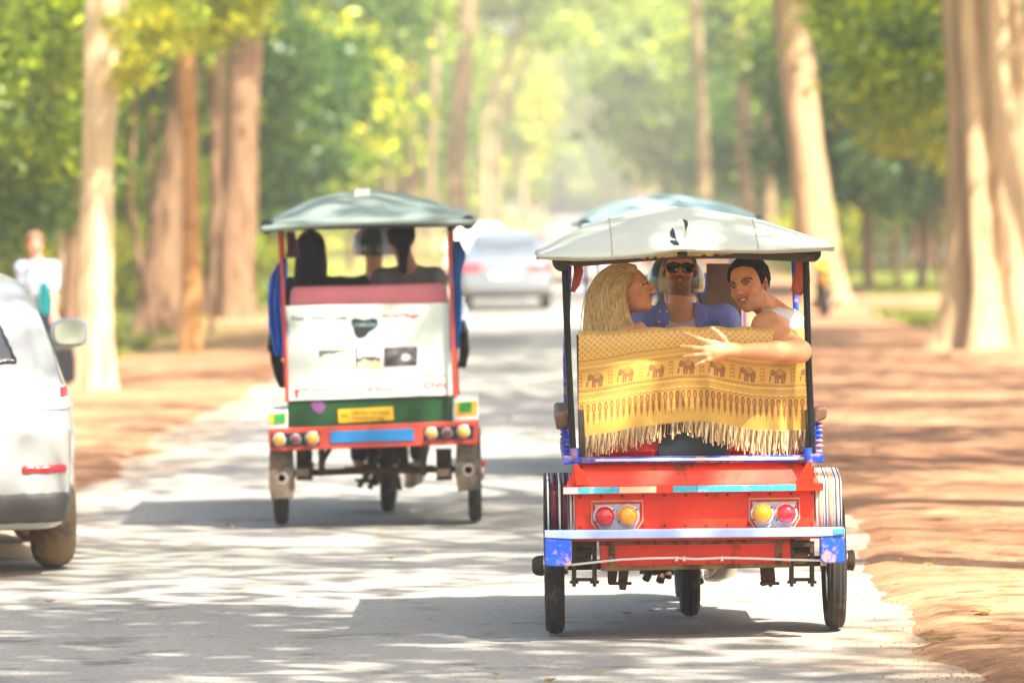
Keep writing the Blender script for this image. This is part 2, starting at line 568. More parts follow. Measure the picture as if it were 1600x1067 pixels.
def trunk_mesh(pts, rad, n=20, lobes=5, lobe_amt=0.07, flare=0.0, seed=0, mi=0):
    """pts: world centres from the ground up; rad: radii; fluted, with root flare"""
    r = random.Random(seed)
    ph = [r.random() * 6.28 for _ in range(3)]
    # resample
    P_, R_ = [], []
    for i in range(len(pts) - 1):
        k = 10
        for j in range(k):
            t = j / k
            P_.append(pts[i].lerp(pts[i + 1], t)); R_.append(rad[i] * (1 - t) + rad[i + 1] * t)
    P_.append(pts[-1]); R_.append(rad[-1])
    vs, fs = [], []
    for i, (p, q) in enumerate(zip(P_, R_)):
        hh = p.z - P_[0].z
        fl = flare * math.exp(-hh / 0.55)
        for k in range(n):
            a = 2 * math.pi * k / n
            l = math.sin(a * lobes + ph[0] + hh * 0.12) * (lobe_amt + fl * 0.6) + math.sin(a * (lobes * 2 + 1) + ph[1] + hh * 0.3) * lobe_amt * 0.4
            l += 0.05 * math.sin(hh * 2.1 + a * 2 + ph[2])
            l += .10 * mnoise.noise((math.cos(a) * 1.6 + seed, math.sin(a) * 1.6, hh * .55)) + .05 * mnoise.noise((math.cos(a) * 4, math.sin(a) * 4 + seed, hh * 1.8))
            rr = q * (1 + l + fl)
            vs.append((p.x + math.cos(a) * rr, p.y + math.sin(a) * rr, p.z))
    m = len(P_)
    for i in range(m - 1):
        for k in range(n):
            fs.append((i * n + k, i * n + (k + 1) % n, (i + 1) * n + (k + 1) % n, (i + 1) * n + k))
    fs.append(tuple((m - 1) * n + k for k in range(n)))
    return vs, fs

def limbs(start, n, length, r0, seed, up=0.5):
    r = random.Random(seed)
    mb = MB()
    ends = []
    for i in range(n):
        a = 6.283 * (i + r.random() * 0.6) / n
        d = Vector((math.cos(a), math.sin(a), up + r.random() * 0.5)).normalized()
        pts = [start - Vector((0, 0, r.random() * length * 0.5))]
        for j in range(4):
            d = (d + Vector((r.uniform(-.25, .25), r.uniform(-.25, .25), r.uniform(-.05, .3)))).normalized()
            pts.append(pts[-1] + d * length / 4)
        mb.tube(pts, [r0, r0 * .75, r0 * .55, r0 * .4, r0 * .2], n=6)
        ends.append(pts[-1])
    return mb, ends

ROAD_TREES = 'tall trees lining the avenue'
def tall_tree(pxs, label, bark, height=13.0, lobes=5, lobe_amt=0.06, flare=0.5, seed=0, tint=0, crown_off=(0, 0), name='avenue_tree', crowns=2, n=20):
    g0 = G(pxs[0][0], pxs[0][1])
    Y = g0.y
    root = empty(name, (g0.x, Y, g0.z), label, 'tree')
    pts = [g0 - Vector((0, 0, 0.25))]
    rad = [pxs[0][2] / 2 / FPX * Y / (1 + flare * 0.5)]
    for x, y, w in pxs[1:]:
        pts.append(P(x, y, Y)); rad.append(w / 2 / FPX * Y)
    d = (pts[-1] - pts[-2]).normalized()
    while pts[-1].z < height:
        d = (d * 0.85 + Vector((0, 0, 0.15))).normalized()
        pts.append(pts[-1] + d * 2.2); rad.append(rad[-1] * 0.9)
    v, f = trunk_mesh(pts, rad, n, lobes, lobe_amt, flare, seed)
    mesh_obj('trunk', v, f, bark, root)
    mb, ends = limbs(pts[-1], 6, 4.0, rad[-1] * 0.6, seed)
    mb.build('limb', bark, root, smooth=True)
    top = pts[-1] - Vector(root.location)
    for c in range(crowns):  # the second crown is added out of view to shade the trunks
        crown(TALL[(seed + c) % 3], root, (top.x + crown_off[0] + c * 3.6, top.y + crown_off[1] - c * 4.0, top.z + 2.0 - c), seed * 1.3, (1, 1, 1), GREENS[(tint + c) % 5])
    return root

t1 = tall_tree([(142,612,74),(147,500,50),(152,300,50),(160,100,54),(167,0,58)], 'pale sunlit trunk just right of the walking man at the left verge', mat('bark_cream', srgb(196, 172, 134), rough=.9, var=.3, scale=1.6, bump=1, bscale=9, stretch=(3, 3, .4), spec=.15, dirt=srgb(128, 100, 70), dirt_amt=.42, dscale=1.2), seed=1, lobes=4)
tall_tree([(111,566,34),(117,300,26),(124,100,26),(130,0,28)], 'slim dark trunk close behind the pale sunlit trunk at far left', M_BARK3, seed=2)
tall_tree([(90,560,18),(93,440,14),(96,330,13),(90,200,12)], 'thinnest trunk behind the walking man with the bag', M_BARK, height=9, seed=3)
tall_tree([(238,530,80),(252,420,60),(266,300,50),(280,200,46),(290,90,44)], 'thick brown trunk leaning right with a slim orange trunk beside it', M_BARK3, seed=4)
tall_tree([(300,553,34),(300,400,28),(297,200,26),(290,60,25)], 'slim orange sunlit trunk standing against the leaning brown trunk', mat('bark_orange', srgb(190, 140, 84), rough=.9, var=.3, scale=2, bump=1, bscale=9, spec=.15, dirt=srgb(140, 92, 50), dirt_amt=.45, dscale=2), seed=5, lobes=3)
tall_tree([(366,500,70),(368,400,58),(374,300,56),(380,150,54)], 'stout grey brown trunk left of the passenger carriage with the white board', M_BARK3, seed=6)
tall_tree([(333,497,30),(335,400,24),(338,250,22)], 'narrow trunk squeezed between the stout trunk and the slim orange one', M_BARK3, seed=7, height=10)
tall_tree([(716,404,40),(712,250,31),(722,120,28),(728,40,26)], 'pale straight trunk behind the roof corner of the left carriage', M_BARK2, seed=8)
tall_tree([(641,399,28),(640,280,24),(644,120,22)], 'brown far trunk above the middle of the left carriage roof', M_BARK3, seed=9)
tall_tree([(553,405,24),(551,280,22),(556,80,20)], 'pale far trunk above the left part of the left carriage roof', M_BARK2, seed=10)
tall_tree([(600,402,18),(606,300,16),(600,150,15)], 'thin grey far trunk between two others over the left carriage roof', M_BARK, seed=11)
tall_tree([(675,396,18),(671,280,16),(680,120,15)], 'thin leaning far trunk just left of the pale straight trunk', M_BARK, seed=12)
tall_tree([(1284,477,96),(1278,400,66),(1268,300,58),(1250,150,54),(1232,0,52)], 'smooth pinkish trunk leaning left behind the right carriage roof', M_BARK2, seed=13, lobes=3, lobe_amt=0.03)
tall_tree([(1558,546,190),(1552,450,112),(1540,300,94),(1530,150,84),(1521,0,80)], 'huge fluted trunk with deep folds at the right edge', M_BARK, seed=14, lobes=6, lobe_amt=0.23, flare=0.5, n=48)
tall_tree([(1612,530,90),(1598,300,52),(1584,120,44),(1574,0,40)], 'second fluted trunk half hidden behind the huge one at the right edge', M_BARK2, seed=15, lobes=5, lobe_amt=0.1, n=30)
tall_tree([(1377,404,30),(1375,270,24),(1379,100,22)], 'pale far trunk standing by the white fence', M_BARK2, seed=16)
tall_tree([(1170,400,28),(1165,250,24),(1160,90,22)], 'pale far trunk above the right carriage roof on its right half', M_BARK2, seed=17)
tall_tree([(1104,402,22),(1099,240,19),(1092,120,18)], 'slender far trunk above the centre of the right carriage roof', M_BARK, seed=18)
tall_tree([(1490,462,20),(1487,380,16),(1484,250,15),(1480,120,14)], 'thin dark trunk left of the huge fluted trunk', M_BARK3, seed=19, height=9)
tall_tree([(1205,408,20),(1201,280,18),(1196,100,17)], 'slim sunlit far trunk left of the smooth leaning trunk', M_BARK2, seed=21)

# trees of the avenue beside and behind the viewpoint: their crowns throw the dappled shade on the road
near = [(8.2, 6, 0), (7.6, 13.0, 0), (13.5, 14.5, 0), (-5.0, 17.5, 6.6), (9.0, 24.8, -2.5), (17.5, 20, -1), (17.5, 31, -1), (17, 41, -1), (9.2, 30.8, -3.2), (9.6, 37, -2.6), (14, 26, 0), (9.6, 43.5, -3.0), (9.6, 52, -.6), (11, 60, -3), (12, -2, 0), (11.5, 69, -3),
        (-8.2, 8, 0), (-9.5, 24, 0), (-10.5, 44, 2), (12.5, 2, 0), (13.8, 35, 0), (14.5, 46, 0)]
side_trees = []
for i, (x, y, xo) in enumerate(near):
    hgt_ = 10.5 + (i * 37 % 10) * 0.35
    root = empty('avenue_tree', (x, y, 0), 'tall roadside tree standing outside the picture beside the road', 'tree', 'roadside trees outside the picture')
    v, f = trunk_mesh([Vector((x, y, -0.3)), Vector((x + .1, y, 3)), Vector((x - .2 + xo * .4, y + .2, 7)), Vector((x + xo * .9, y, hgt_))], [.42, .34, .28, .2], 16, 5, .07, .5, 100 + i)
    mesh_obj('trunk', v, f, [M_BARK, M_BARK2, M_BARK3][i % 3], root)
    mb, e = limbs(Vector((x + xo * .9, y, hgt_)), 6, 3.6, .12, i)
    mb.build('limb', M_BARK, root, smooth=True)
    s = 0.85 + (i * 53 % 10) * 0.04
    crown(TALL[i % 3], root, (xo, 0, hgt_ + 1.8), i * 1.1, (s, s, s), GREENS[i % 5])
    side_trees.append(root)

# low leafy trees and shrubs behind the trunks
r = random.Random(5)
low_i = 0
def low_tree(x, y, zc, s, me, tint, label, name='leafy_tree', group='leafy trees filling the wood behind the trunks'):
    global low_i
    low_i += 1
    root = empty(name, (x, y, 0), label, 'tree' if name != 'shrub' else 'shrub', group)
    h = max(zc - 0.5, 0.5)
    mb = MB()
    lx = r.uniform(-.5, .5) * min(h * .2, 1)
    mb.tube([(x, y, -.2), (x + lx, y, h * .4), (x + lx * .6, y + .1, h * .8), (x, y, h)], [.09 * s, .07 * s, .05 * s, .03 * s], n=7)
    mb.build('trunk' if name != 'shrub' else 'stem', M_BARK3, root, smooth=True)
    crown(me, root, (0, 0, zc), r.random() * 6, (s, s, s * r.uniform(.8, 1.15)), tint, 'crown' if name != 'shrub' else 'foliage')
    return root
def band(n, pxa, pxb, ya, yb, zlo, zhi, slo, shi, meshes, tints, label, gap_l=1.2, gap_r=2.4, name='leafy_tree', group=None):
    made = []
    for i in range(n):
        for _ in range(30):
            y = r.uniform(ya, yb)
            px = pxa + (pxb - pxa) * (i + r.random()) / n
            q = P(px, 300, y)
            s = r.uniform(slo, shi)
            rad = 2.3 * s if meshes is LOW else (5.5 * s if meshes is BIG else 1.4 * s)
            o = q.x - RS * y
            if o < LEFT_E - gap_l - rad * .8 or o > RIGHT_E + gap_r + rad * .8:
                made.append((q.x / y, low_tree(q.x, y, r.uniform(zlo, zhi) , s, r.choice(meshes), r.choice(tints), label, name, group or label)))
                break
    for k_, (_, o_) in enumerate(sorted(made, key=lambda t_: t_[0])):
        o_['label'] = label + ', ' + _ORD[k_] + ' from the left'
_ORD = ['first', 'second', 'third', 'fourth', 'fifth', 'sixth', 'seventh', 'eighth', 'ninth', 'tenth', 'eleventh', 'twelfth', 'thirteenth', 'fourteenth', 'fifteenth', 'sixteenth', 'seventeenth', 'eighteenth']
Gd, Gy, Gb = [GREENS[1], GREENS[3]], [GREENS[2], GREENS[0], GREENS[4]], GREENS
band(16, -60, 450, 100, 130, 2.6, 5.6, .8, 1.15, LOW, Gd + [GREENS[0]], 'leafy tree in the dark wood behind the left trunks')
band(6, 210, 420, 78, 90, 5.4, 6.4, .5, .7, LOW, Gy, 'yellow green leafy tree overhanging the left trunks', 1.0)
band(16, 380, 860, 130, 240, 2.5, 9.5, 1.0, 1.7, LOW, Gy + [GREENS[1]], 'bright leafy tree on the left of the avenue ahead')
band(18, 960, 1300, 140, 260, 3.5, 9.5, 1.0, 1.7, LOW, Gb, 'leafy tree on the right of the avenue ahead')
band(14, 1290, 1660, 125, 190, 4.2, 8.0, 1.0, 1.4, LOW, Gb, 'leafy tree high behind the right hand trunks')
band(7, 1310, 1480, 112, 125, 3.2, 5.0, .7, .95, LOW, Gd, 'darker leafy tree between the leaning trunk and the fluted trunk')
band(12, 1300, 1700, 200, 260, 2.2, 4.5, 1.1, 1.5, LOW, Gy, 'bright leafy tree beyond the white fence')
band(12, -80, 460, 130, 200, 4, 8, 1.2, 1.8, LOW, Gy, 'sunlit leafy tree deep in the left wood')
band(14, 420, 905, 260, 480, 6, 13, .9, 1.5, BIG, Gy, 'large distant tree closing the left of the avenue', 0.5, 0.5)
band(14, 955, 1500, 280, 480, 6, 13, .9, 1.5, BIG, Gy, 'large distant tree closing the right of the avenue', 0.5, 0.5)
band(9, -40, 420, 100, 125, .5, 1.0, .7, 1.0, BUSH, Gy, 'low bright shrub at the foot of the left wood', name='shrub')
band(9, 1300, 1480, 150, 200, .7, 1.2, .9, 1.3, BUSH, Gy, 'low bright shrub near the white fence', name='shrub')
band(7, 884, 985, 640, 860, 4, 11, 1.0, 1.6, BIG, [GREENS[2], GREENS[4]], 'pale tree added to brighten the far end of the avenue', -9, -9)  # pale trees added over the grey sky gap to brighten the vista
# crowns meeting over the far road
for i, (px, Y, z) in enumerate([(905, 330, 17), (960, 380, 19), (860, 300, 15), (1010, 340, 16), (930, 460, 22), (900, 560, 15), (955, 620, 14), (925, 640, 26), (880, 520, 24), (985, 540, 22)]):
    q = P(px, 300, Y)
    sx = LEFT_E - 2 if i % 2 == 0 else RIGHT_E + 3
    root = empty('arching_tree', (RS * Y + sx, Y, 0), 'distant tree whose crown arches over the far road', 'tree', 'distant trees arching over the far road')
    mesh_obj('trunk', *trunk_mesh([Vector((RS * Y + sx, Y, -.3)), Vector((RS * Y + sx, Y, 6)), Vector((q.x, Y, z))], [.28, .24, .12], 12, 5, .05, .4, i), M_BARK2, root)
    crown(BIG[i % 3], root, (q.x - root.location.x, 0, z), i, (1.0, 1, .8), GREENS[(i * 2) % 5])

# low leafy boughs of the front left tree, hanging into the top of the picture
for i, (px_, py_, sc_, tn) in enumerate([(225, 55, .30, 2), (205, 118, .18, 2), (255, 20, .32, 4), (60, 150, .8, 0), (20, 60, .9, 4), (75, 250, .6, 1), (330, 5, .5, 2), (30, 330, .5, 3)]):
    q = P(px_, py_, 62 + i * .8)
    crown(BUSH[i % 3], t1, tuple(q - Vector(t1.location)), i, (sc_,) * 3, GREENS[tn], 'leafy_bough')
t14 = [o for o in bpy.data.objects if str(o.get('label', '')).startswith('huge fluted')][0]
for i, (px_, py_, sc_, tn) in enumerate([(1400, 40, .9, 0), (1440, 110, .7, 1), (1395, 150, .6, 4), (1455, 200, .55, 2), (1345, 20, .6, 1), (1500, 195, .16, 1), (1510, 145, .12, 1)]):
    q = P(px_, py_, 76.5 if sc_ < .2 else 80 + i)
    crown(BUSH[i % 3], t14, tuple(q - Vector(t14.location)), i, (sc_,) * 3, GREENS[tn], 'leafy_bough')

# grass tufts on the verges (nobody could count them)
def blades(name, regions, n, h, label_kind='stuff', tint=(0.16, 0.20, 0.03)):
    rg = np.random.default_rng(3)
    out = []
    for (x0, x1, y0, y1) in regions:
        k = n // len(regions)
        p = np.stack([rg.uniform(x0, x1, k * 3), rg.uniform(y0, y1, k * 3), np.zeros(k * 3)], 1)
        p = p[fnoise(p, 0.35, 21) > -0.05][:k]
        out.append(p)
    p = np.concatenate(out); n = len(p)
    a = rg.random(n) * 6.28; hh = h * (.5 + rg.random(n)); w = 0.012 + 0.02 * rg.random(n)
    lean = rg.normal(size=(n, 2)) * hh[:, None] * 0.35
    dx, dy = np.cos(a) * w, np.sin(a) * w
    v = np.stack([p + np.stack([-dx, -dy, 0 * a], 1), p + np.stack([dx, dy, 0 * a], 1),
                  p + np.stack([lean[:, 0], lean[:, 1], hh], 1)], 1).reshape(-1, 3)
    c = np.array([.7, .9, .7]) + rg.random((n, 1)) * np.array([1.1, .6, .2])
    o = mesh_obj(name, v, np.arange(3 * n).reshape(n, 3), M_LEAF, smooth=False, colors=np.repeat(c, 3, axis=0))
    o.color = (*tint, 1)
    tag(o, kind='stuff')
blades('verge_grass', [(-11, -5.2, 66, 100), (-14, -5.0, 100, 150), (7, 16, 110, 175), (6, 13, 82, 95), (7, 30, 175, 230)], 60000, .16)

# low trees behind the viewpoint: what the bright paint and the mirror reflect
for i, (x, y) in enumerate([(-14, -30), (-7, -38), (0.5, -46), (8, -36), (15, -30), (22, -16), (-20, -14), (-18, 4), (20, 2)]):
    low_tree(x, y, 4.2, 2.0, LOW[i % 4], GREENS[i % 5], 'leafy tree standing behind the viewpoint', group='trees behind the viewpoint')

# ------------------------------------------------------------------ vehicle materials
RUST = srgb(120, 78, 48)
M_ORANGE = mat('red_orange_paint', srgb(232, 50, 8), rough=0.42, var=0.14, scale=5, coat=0.12, dirt=srgb(150, 62, 30), dirt_amt=0.40, dscale=5, bump=0.35, bscale=5)
M_DRED = mat('dark_red_paint', srgb(150, 28, 18), rough=0.5, var=0.15, scale=6, dirt=srgb(90, 30, 20), dirt_amt=0.4)
M_BLUE = mat('worn_blue_paint', srgb(20, 72, 190), rough=0.45, var=0.2, scale=9, dirt=srgb(176, 130, 104), dirt_amt=0.45, dscale=14)
M_PALEBLUE = mat('faded_blue_bumper', srgb(150, 168, 214), rough=0.4, var=0.12, scale=7, dirt=srgb(120, 92, 80), dirt_amt=0.34, dscale=11)
M_WHITE = mat('white_paint', srgb(226, 224, 214), rough=0.45, var=0.06, scale=8, dirt=srgb(160, 150, 130), dirt_amt=0.34)
M_CYAN = mat('cyan_tape', srgb(60, 178, 200), rough=0.4, var=0.18, scale=16, dirt=srgb(190, 210, 205), dirt_amt=0.42, dscale=24)
M_CREAM = mat('cream_tape', srgb(232, 190, 150), rough=0.45, var=0.12, scale=10)
M_MAROON = mat('maroon_paint', srgb(96, 22, 38), rough=0.35, var=0.2, scale=9)
M_BLACK = mat('black_paint', srgb(22, 24, 26), rough=0.45, var=0.2, scale=9)
M_POST = mat('black_green_post', srgb(14, 20, 20), rough=0.4, spec=.25, var=0.3, scale=12, dirt=srgb(70, 66, 60), dirt_amt=0.30, dscale=22)
M_RUBBER = mat('tyre_rubber', srgb(40, 37, 34), rough=0.85, var=0.2, scale=14, dirt=srgb(74, 64, 54), dirt_amt=0.42, dscale=9, bump=0.3, bscale=40)
M_STEEL = mat('greasy_steel', srgb(70, 60, 48), rough=0.55, metal=0.5, var=0.35, scale=20, dirt=srgb(84, 62, 42), dirt_amt=0.5, dscale=16)
M_SPRING = mat('leaf_spring_steel', srgb(128, 98, 58), rough=0.6, metal=0.4, var=0.3, scale=18, dirt=srgb(84, 58, 36), dirt_amt=0.45, dscale=12)
M_CHROME = mat('dull_chrome', srgb(200, 190, 170), rough=0.22, metal=1.0, var=0.12, scale=10)
M_CANVAS = mat('ivory_canvas', srgb(206, 206, 186), rough=0.6, var=0.05, scale=3, bump=0.25, bscale=9, trans=0.12, dirt=srgb(176, 178, 160), dirt_amt=0.36, dscale=2.4)
M_CANVAS2 = mat('grey_canvas', srgb(122, 134, 124), rough=0.42, var=0.06, scale=3, bump=0.2, bscale=8)
M_CANVAS3 = mat('blue_grey_canvas', srgb(142, 164, 162), rough=0.42, var=0.06, scale=3, bump=0.2, bscale=8)
M_LINER = mat('brown_roof_liner', srgb(70, 58, 46), rough=0.7, var=0.25, scale=12, bump=0.4, bscale=20)
M_PLASTIC = mat('crumpled_clear_plastic', srgb(186, 160, 112), rough=0.2, var=0.35, scale=22, bump=1.0, bscale=26, stretch=(1, 1, .4))
M_WOOD = mat('brown_wood', srgb(104, 70, 50), rough=0.6, var=0.3, scale=8, bump=0.3, bscale=30)
M_CLOTHRED = mat('red_brown_fabric', srgb(168, 74, 44), rough=0.9, var=0.3, scale=30, bump=0.6, bscale=50, stretch=(1, 1, .2))
M_VINYL = mat('red_vinyl', srgb(190, 34, 22), rough=0.4, var=0.1, scale=6, bump=0.1, bscale=14)
M_LAMPRED = mat('red_lens', srgb(206, 30, 36), rough=0.18, var=0.1, scale=20, coat=1.0)
M_LAMPAMB = mat('amber_lens', srgb(238, 150, 14), rough=0.18, var=0.1, scale=20, coat=1.0)
M_LAMPMAR = mat('maroon_lens', srgb(110, 16, 50), rough=0.18, var=0.1, scale=20, coat=1.0)
M_LAMPBASE = mat('silver_lamp_base', srgb(190, 192, 196), rough=0.35, metal=0.3, var=0.15, scale=26)
M_GLASS = mat('dark_glass', srgb(26, 34, 36), rough=0.06, var=0.1, scale=2, coat=1.0)

# ------------------------------------------------------------------ wheels and the towing motorcycles
def wheel(parent, c, R, w, name='wheel', spokes=18, groove=4, side=1):
    """spoked wheel turning on the x axis; world centre c"""
    c = Vector(c)
    rt = w * 0.52
    rim = MB()
    ri = R - rt * 1.75
    rim.lathe([(-rt * .62, ri + .012), (-rt * .62, ri - .006), (0, ri - .016), (rt * .62, ri - .006), (rt * .62, ri + .012)], c, n=40)
    hw = w if spokes else w * .6
    rim.lathe([(-hw * .75, .022), (-hw * .7, .045), (-hw * .3, .045), (-hw * .25, .028), (hw * .25, .028), (hw * .3, .045), (hw * .7, .045), (hw * .75, .022)], c, n=18)
    o = rim.build(name, M_CHROME if spokes else M_STEEL, parent, smooth=True)
    ty = MB()
    prof = []
    m = 26
    for i in range(m):
        a = 2 * math.pi * i / m
        x = math.cos(a); y = math.sin(a)
        x = math.copysign(abs(x) ** 0.8, x); y = math.copysign(abs(y) ** 0.85, y)
        rr = R - rt * 1.0 + y * rt
        if y > 0.75:
            rr -= 0.006 if i % 2 else 0.0
        prof.append((x * w * 0.5, rr))
    ty.lathe(prof, c, n=72, closed=True)
    ty.build('tyre', M_RUBBER, o, smooth=True)
    if spokes:
        sp = MB()
        for i in range(spokes):
            a = 2 * math.pi * i / spokes
            for s in (-1, 1):
                b = a + s * 0.35
                sp.tube([c + Vector((s * w * .4, math.cos(b) * .04, math.sin(b) * .04)), c + Vector((0, math.cos(a) * (ri - .01), math.sin(a) * (ri - .01)))], .0022, n=4)
        sp.build('spokes', M_CHROME, o)
    return o

def motorcycle(x, yr, label, body_mat, group=None, R=0.30):
    """small motorcycle, rear axle at (x, yr), facing away down the road"""
    root = empty('motorcycle', (x, yr, 0), label, 'motorcycle', group)
    wheel(root, (x, yr, R), R, .094)
    wheel(root, (x, yr + 1.22, R), R, .07)
    e = MB()
    e.lathe([(-.13, .05), (-.12, .085), (-.05, .10), (.05, .10), (.12, .085), (.13, .05)], (x, yr + .62, .33), n=20)
    e.tube([(x, yr + .68, .36), (x, yr + .85, .44)], [.075, .06], n=14)
    for k in range(6):
        e.tube([(x, yr + .70 + k * .025, .37 + k * .012), (x, yr + .712 + k * .025, .376 + k * .012)], .088, n=14)
    e.box((x - .17, yr + .50, .24), (x - .10, yr + .60, .30))
    e.box((x - .09, yr + .36, .40), (x + .09, yr + .56, .55))
    for dx_, dz_, rr_ in ((-.20, .17, .020), (-.13, .16, .022), (-.16, .20, .018), (-.09, .18, .02), (.07, .15, .02)):
        e.tube([(x + dx_, yr + .50, dz_ - .02), (x + dx_ * .8, yr + .56, dz_ + .05), (x + dx_ * .5, yr + .6, .33)], [rr_, rr_ * .8, rr_], n=10)
    e.tube([(x - .23, yr + .52, .19), (x - .06, yr + .52, .18)], .013, n=8)
    e.build('engine', M_STEEL, root, smooth=True)
    s = MB()
    for sx in (-1, 1):
        s.tube([(x + sx * .07, yr, R), (x + sx * .07, yr + .28, R + .02), (x + sx * .06, yr + .5, .34)], .016, n=8)
        s.tube([(x + sx * .11, yr + .02, R), (x + sx * .12, yr + .12, .66)], [.028, .02], n=10)
        s.tube([(x + sx * .17, yr + .52, .27), (x + sx * .30, yr + .52, .27)], .014, n=8)
    s.build('swing_arm', M_STEEL, root, smooth=True)
    ex = MB()
    ex.tube([(x + .06, yr + .82, .30), (x + .13, yr + .78, .19), (x + .12, yr + .66, .15), (x + .15, yr + .4, .17), (x + .19, yr + .2, .22), (x + .20, yr - .12, .30)], [.020, .026, .030, .034, .052, .048], n=14)
    ex.lathe([(-.03, .06), (-.02, .085), (.03, .085), (.04, .05)], (x + .13, yr + .62, .22), n=20)
    ex.tube([(x + .20, yr - .12, .30), (x + .20, yr - .16, .305)], .022, n=12)
    ex.build('exhaust', mat('warm_exhaust_steel', srgb(210, 180, 138), rough=.3, metal=.8, var=.2, scale=14), root, smooth=True)
    st = MB()
    st.tube([(x, yr - .18, .76), (x, yr + .05, .765), (x, yr + .35, .735), (x, yr + .55, .74)], [.08, .12, .115, .08], n=14, flat=.42)
    st.build('seat', M_BLACK, root, smooth=True)
    tk = MB()
    tk.tube([(x, yr + .5, .74), (x, yr + .62, .80), (x, yr + .85, .82), (x, yr + 1.0, .76)], [.06, .12, .13, .07], n=14)
    tk.tube([(x, yr - .25, .68), (x, yr + .1, .66), (x, yr + .4, .6)], [.05, .1, .08], n=12, flat=.7)
    tk.build('fuel_tank', body_mat, root, smooth=True)
    fk = MB()
    for sx in (-1, 1):
        fk.tube([(x + sx * .08, yr + 1.22, R), (x + sx * .08, yr + .98, .92)], .022, n=10)
    fk.tube([(x, yr + 1.0, .9), (x - .12, yr + .98, .98), (x - .33, yr + .88, 1.0)], .012, n=8)
    fk.tube([(x, yr + 1.0, .9), (x + .12, yr + .98, .98), (x + .33, yr + .88, 1.0)], .012, n=8)
    fk.tube([(x - .08, yr + 1.08, .85), (x + .08, yr + 1.08, .85)], .03, n=8)
    fk.build('fork', M_STEEL, root, smooth=True)
    fd = MB()
    fd.tube([(x, yr - .30, .50), (x, yr - .26, .60), (x, yr - .1, .66), (x, yr + .1, .645)], [.05, .065, .065, .05], n=12, flat=.35)
    fd.build('mudguard', body_mat, root, smooth=True)
    tl = MB()
    tl.box((x - .05, yr - .33, .60), (x + .05, yr - .27, .66))
    tl.build('tail_lamp', M_LAMPRED, root, bevel=.008)
    for sx in (-1, 1):
        mm = MB()
        mm.tube([(x + sx * .28, yr + .93, 1.0), (x + sx * .34, yr + .95, 1.12)], .006, n=6)
        mm.lathe([(-.008, .05), (.012, .045)], (x + sx * .34, yr + .95, 1.15), axis='y', n=16)
        mm.build('mirror', M_BLACK, root, smooth=True)
    return root

def canopy_mesh(outline, edge, Yr, Yridge, Yfront_ridge, Yf, thick=0.018, sag=0.012, nseg=34, seed=0):
    """outline/edge: photo heights (px, py) of the crest and of the rear hem; returns verts, faces of a tarpaulin dome"""
    ox = [p[0] for p in outline]; oy = [p[1] for p in outline]
    ex = [p[0] for p in edge]; ey = [p[1] for p in edge]
    n = 48
    pxs = np.linspace(min(ox), max(ox), n)
    rows = []
    ts = [0, .06, .14, .25, .4, .55, .7, .85, 1.0]
    for t in ts:
        rows.append((Yr + (Yridge - Yr) * t, t))
    for t in (.25, .5, .75, 1.0):
        rows.append((Yridge + (Yfront_ridge - Yridge) * t, 1.0))
    for t in ts[::-1][1:]:
        rows.append((Yf + (Yfront_ridge - Yf) * t, t))
    V = []
    for (Y, t) in rows:
        for j, px in enumerate(pxs):
            crest = P(px, np.interp(px, ox, oy), Yridge)
            hem = P(px, np.interp(px, ex, ey), Yr)
            s = math.sin(t * math.pi / 2) ** 0.9
            z = hem.z + (crest.z - hem.z) * s
            u = j / (n - 1)
            z -= sag * math.sin(math.pi * t) * (0.5 + 0.5 * math.sin(u * math.pi * 8 + seed)) * (1 if t < 1 else 0)
            x = crest.x if Y > Yridge else hem.x
            V.append((x, Y, z))
    V = np.array(V)
    V[:, 2] += fnoise(V, 6, seed) * 0.004
    m = len(rows)
    I = np.arange(m * n).reshape(m, n)
    F = np.stack([I[:-1, :-1], I[:-1, 1:], I[1:, 1:], I[1:, :-1]], -1).reshape(-1, 4)
    return V, F, rows, pxs

def canopy(root, name, m, outline, edge, Yr, Yri, Yfr, Yf, seed=0, hem=.02):
    V, F, rows, pxs = canopy_mesh(outline, edge, Yr, Yri, Yfr, Yf, seed=seed)
    o = mesh_obj(name, V, F, m, root, smooth=True)
    so = o.modifiers.new('thickness', 'SOLIDIFY'); so.thickness = hem; so.offset = -1
    return o, V, F

# ------------------------------------------------------------------ the near carriage (red and blue, people inside)
AY = 26.67
ax0 = P(1085, 990, AY)
A = empty('passenger_carriage', (ax0.x, AY, 0), 'red and blue motorcycle carriage with torn ivory canvas roof carrying three laughing people', 'carriage')
YR = 26.22            # rear face of the body
topA = [(838,394),(850,387),(900,363),(960,342),(1000,333),(1030,328),(1065,324),(1100,328),(1150,335),(1200,346),(1260,366),(1290,377),(1304,382)]
edgeA = [(838,398),(900,403),(960,400),(1000,397),(1030,392),(1065,388),(1130,389),(1200,390),(1260,387),(1304,384)]
cano, CV, CF = canopy(A, 'canopy', M_CANVAS, topA, edgeA, 25.86, 26.50, 27.6, 28.15, seed=1)
hm = MB(); hm.tube([Vector(v_) + Vector((0, -.004, -.006)) for v_ in CV[:48]], .0065, n=6)
hm.build('canvas_hem', mat('hem_tape', srgb(170, 168, 146), rough=.8, var=.15, scale=30), cano, smooth=True)
for j_ in (12, 35):
    sm_ = MB(); sm_.tube([Vector(CV[k * 48 + j_]) + Vector((0, 0, .001)) for k in range(0, 13)], .0035, n=5)
    sm_.build('canvas_seam', MATS['hem_tape'], cano, smooth=True)
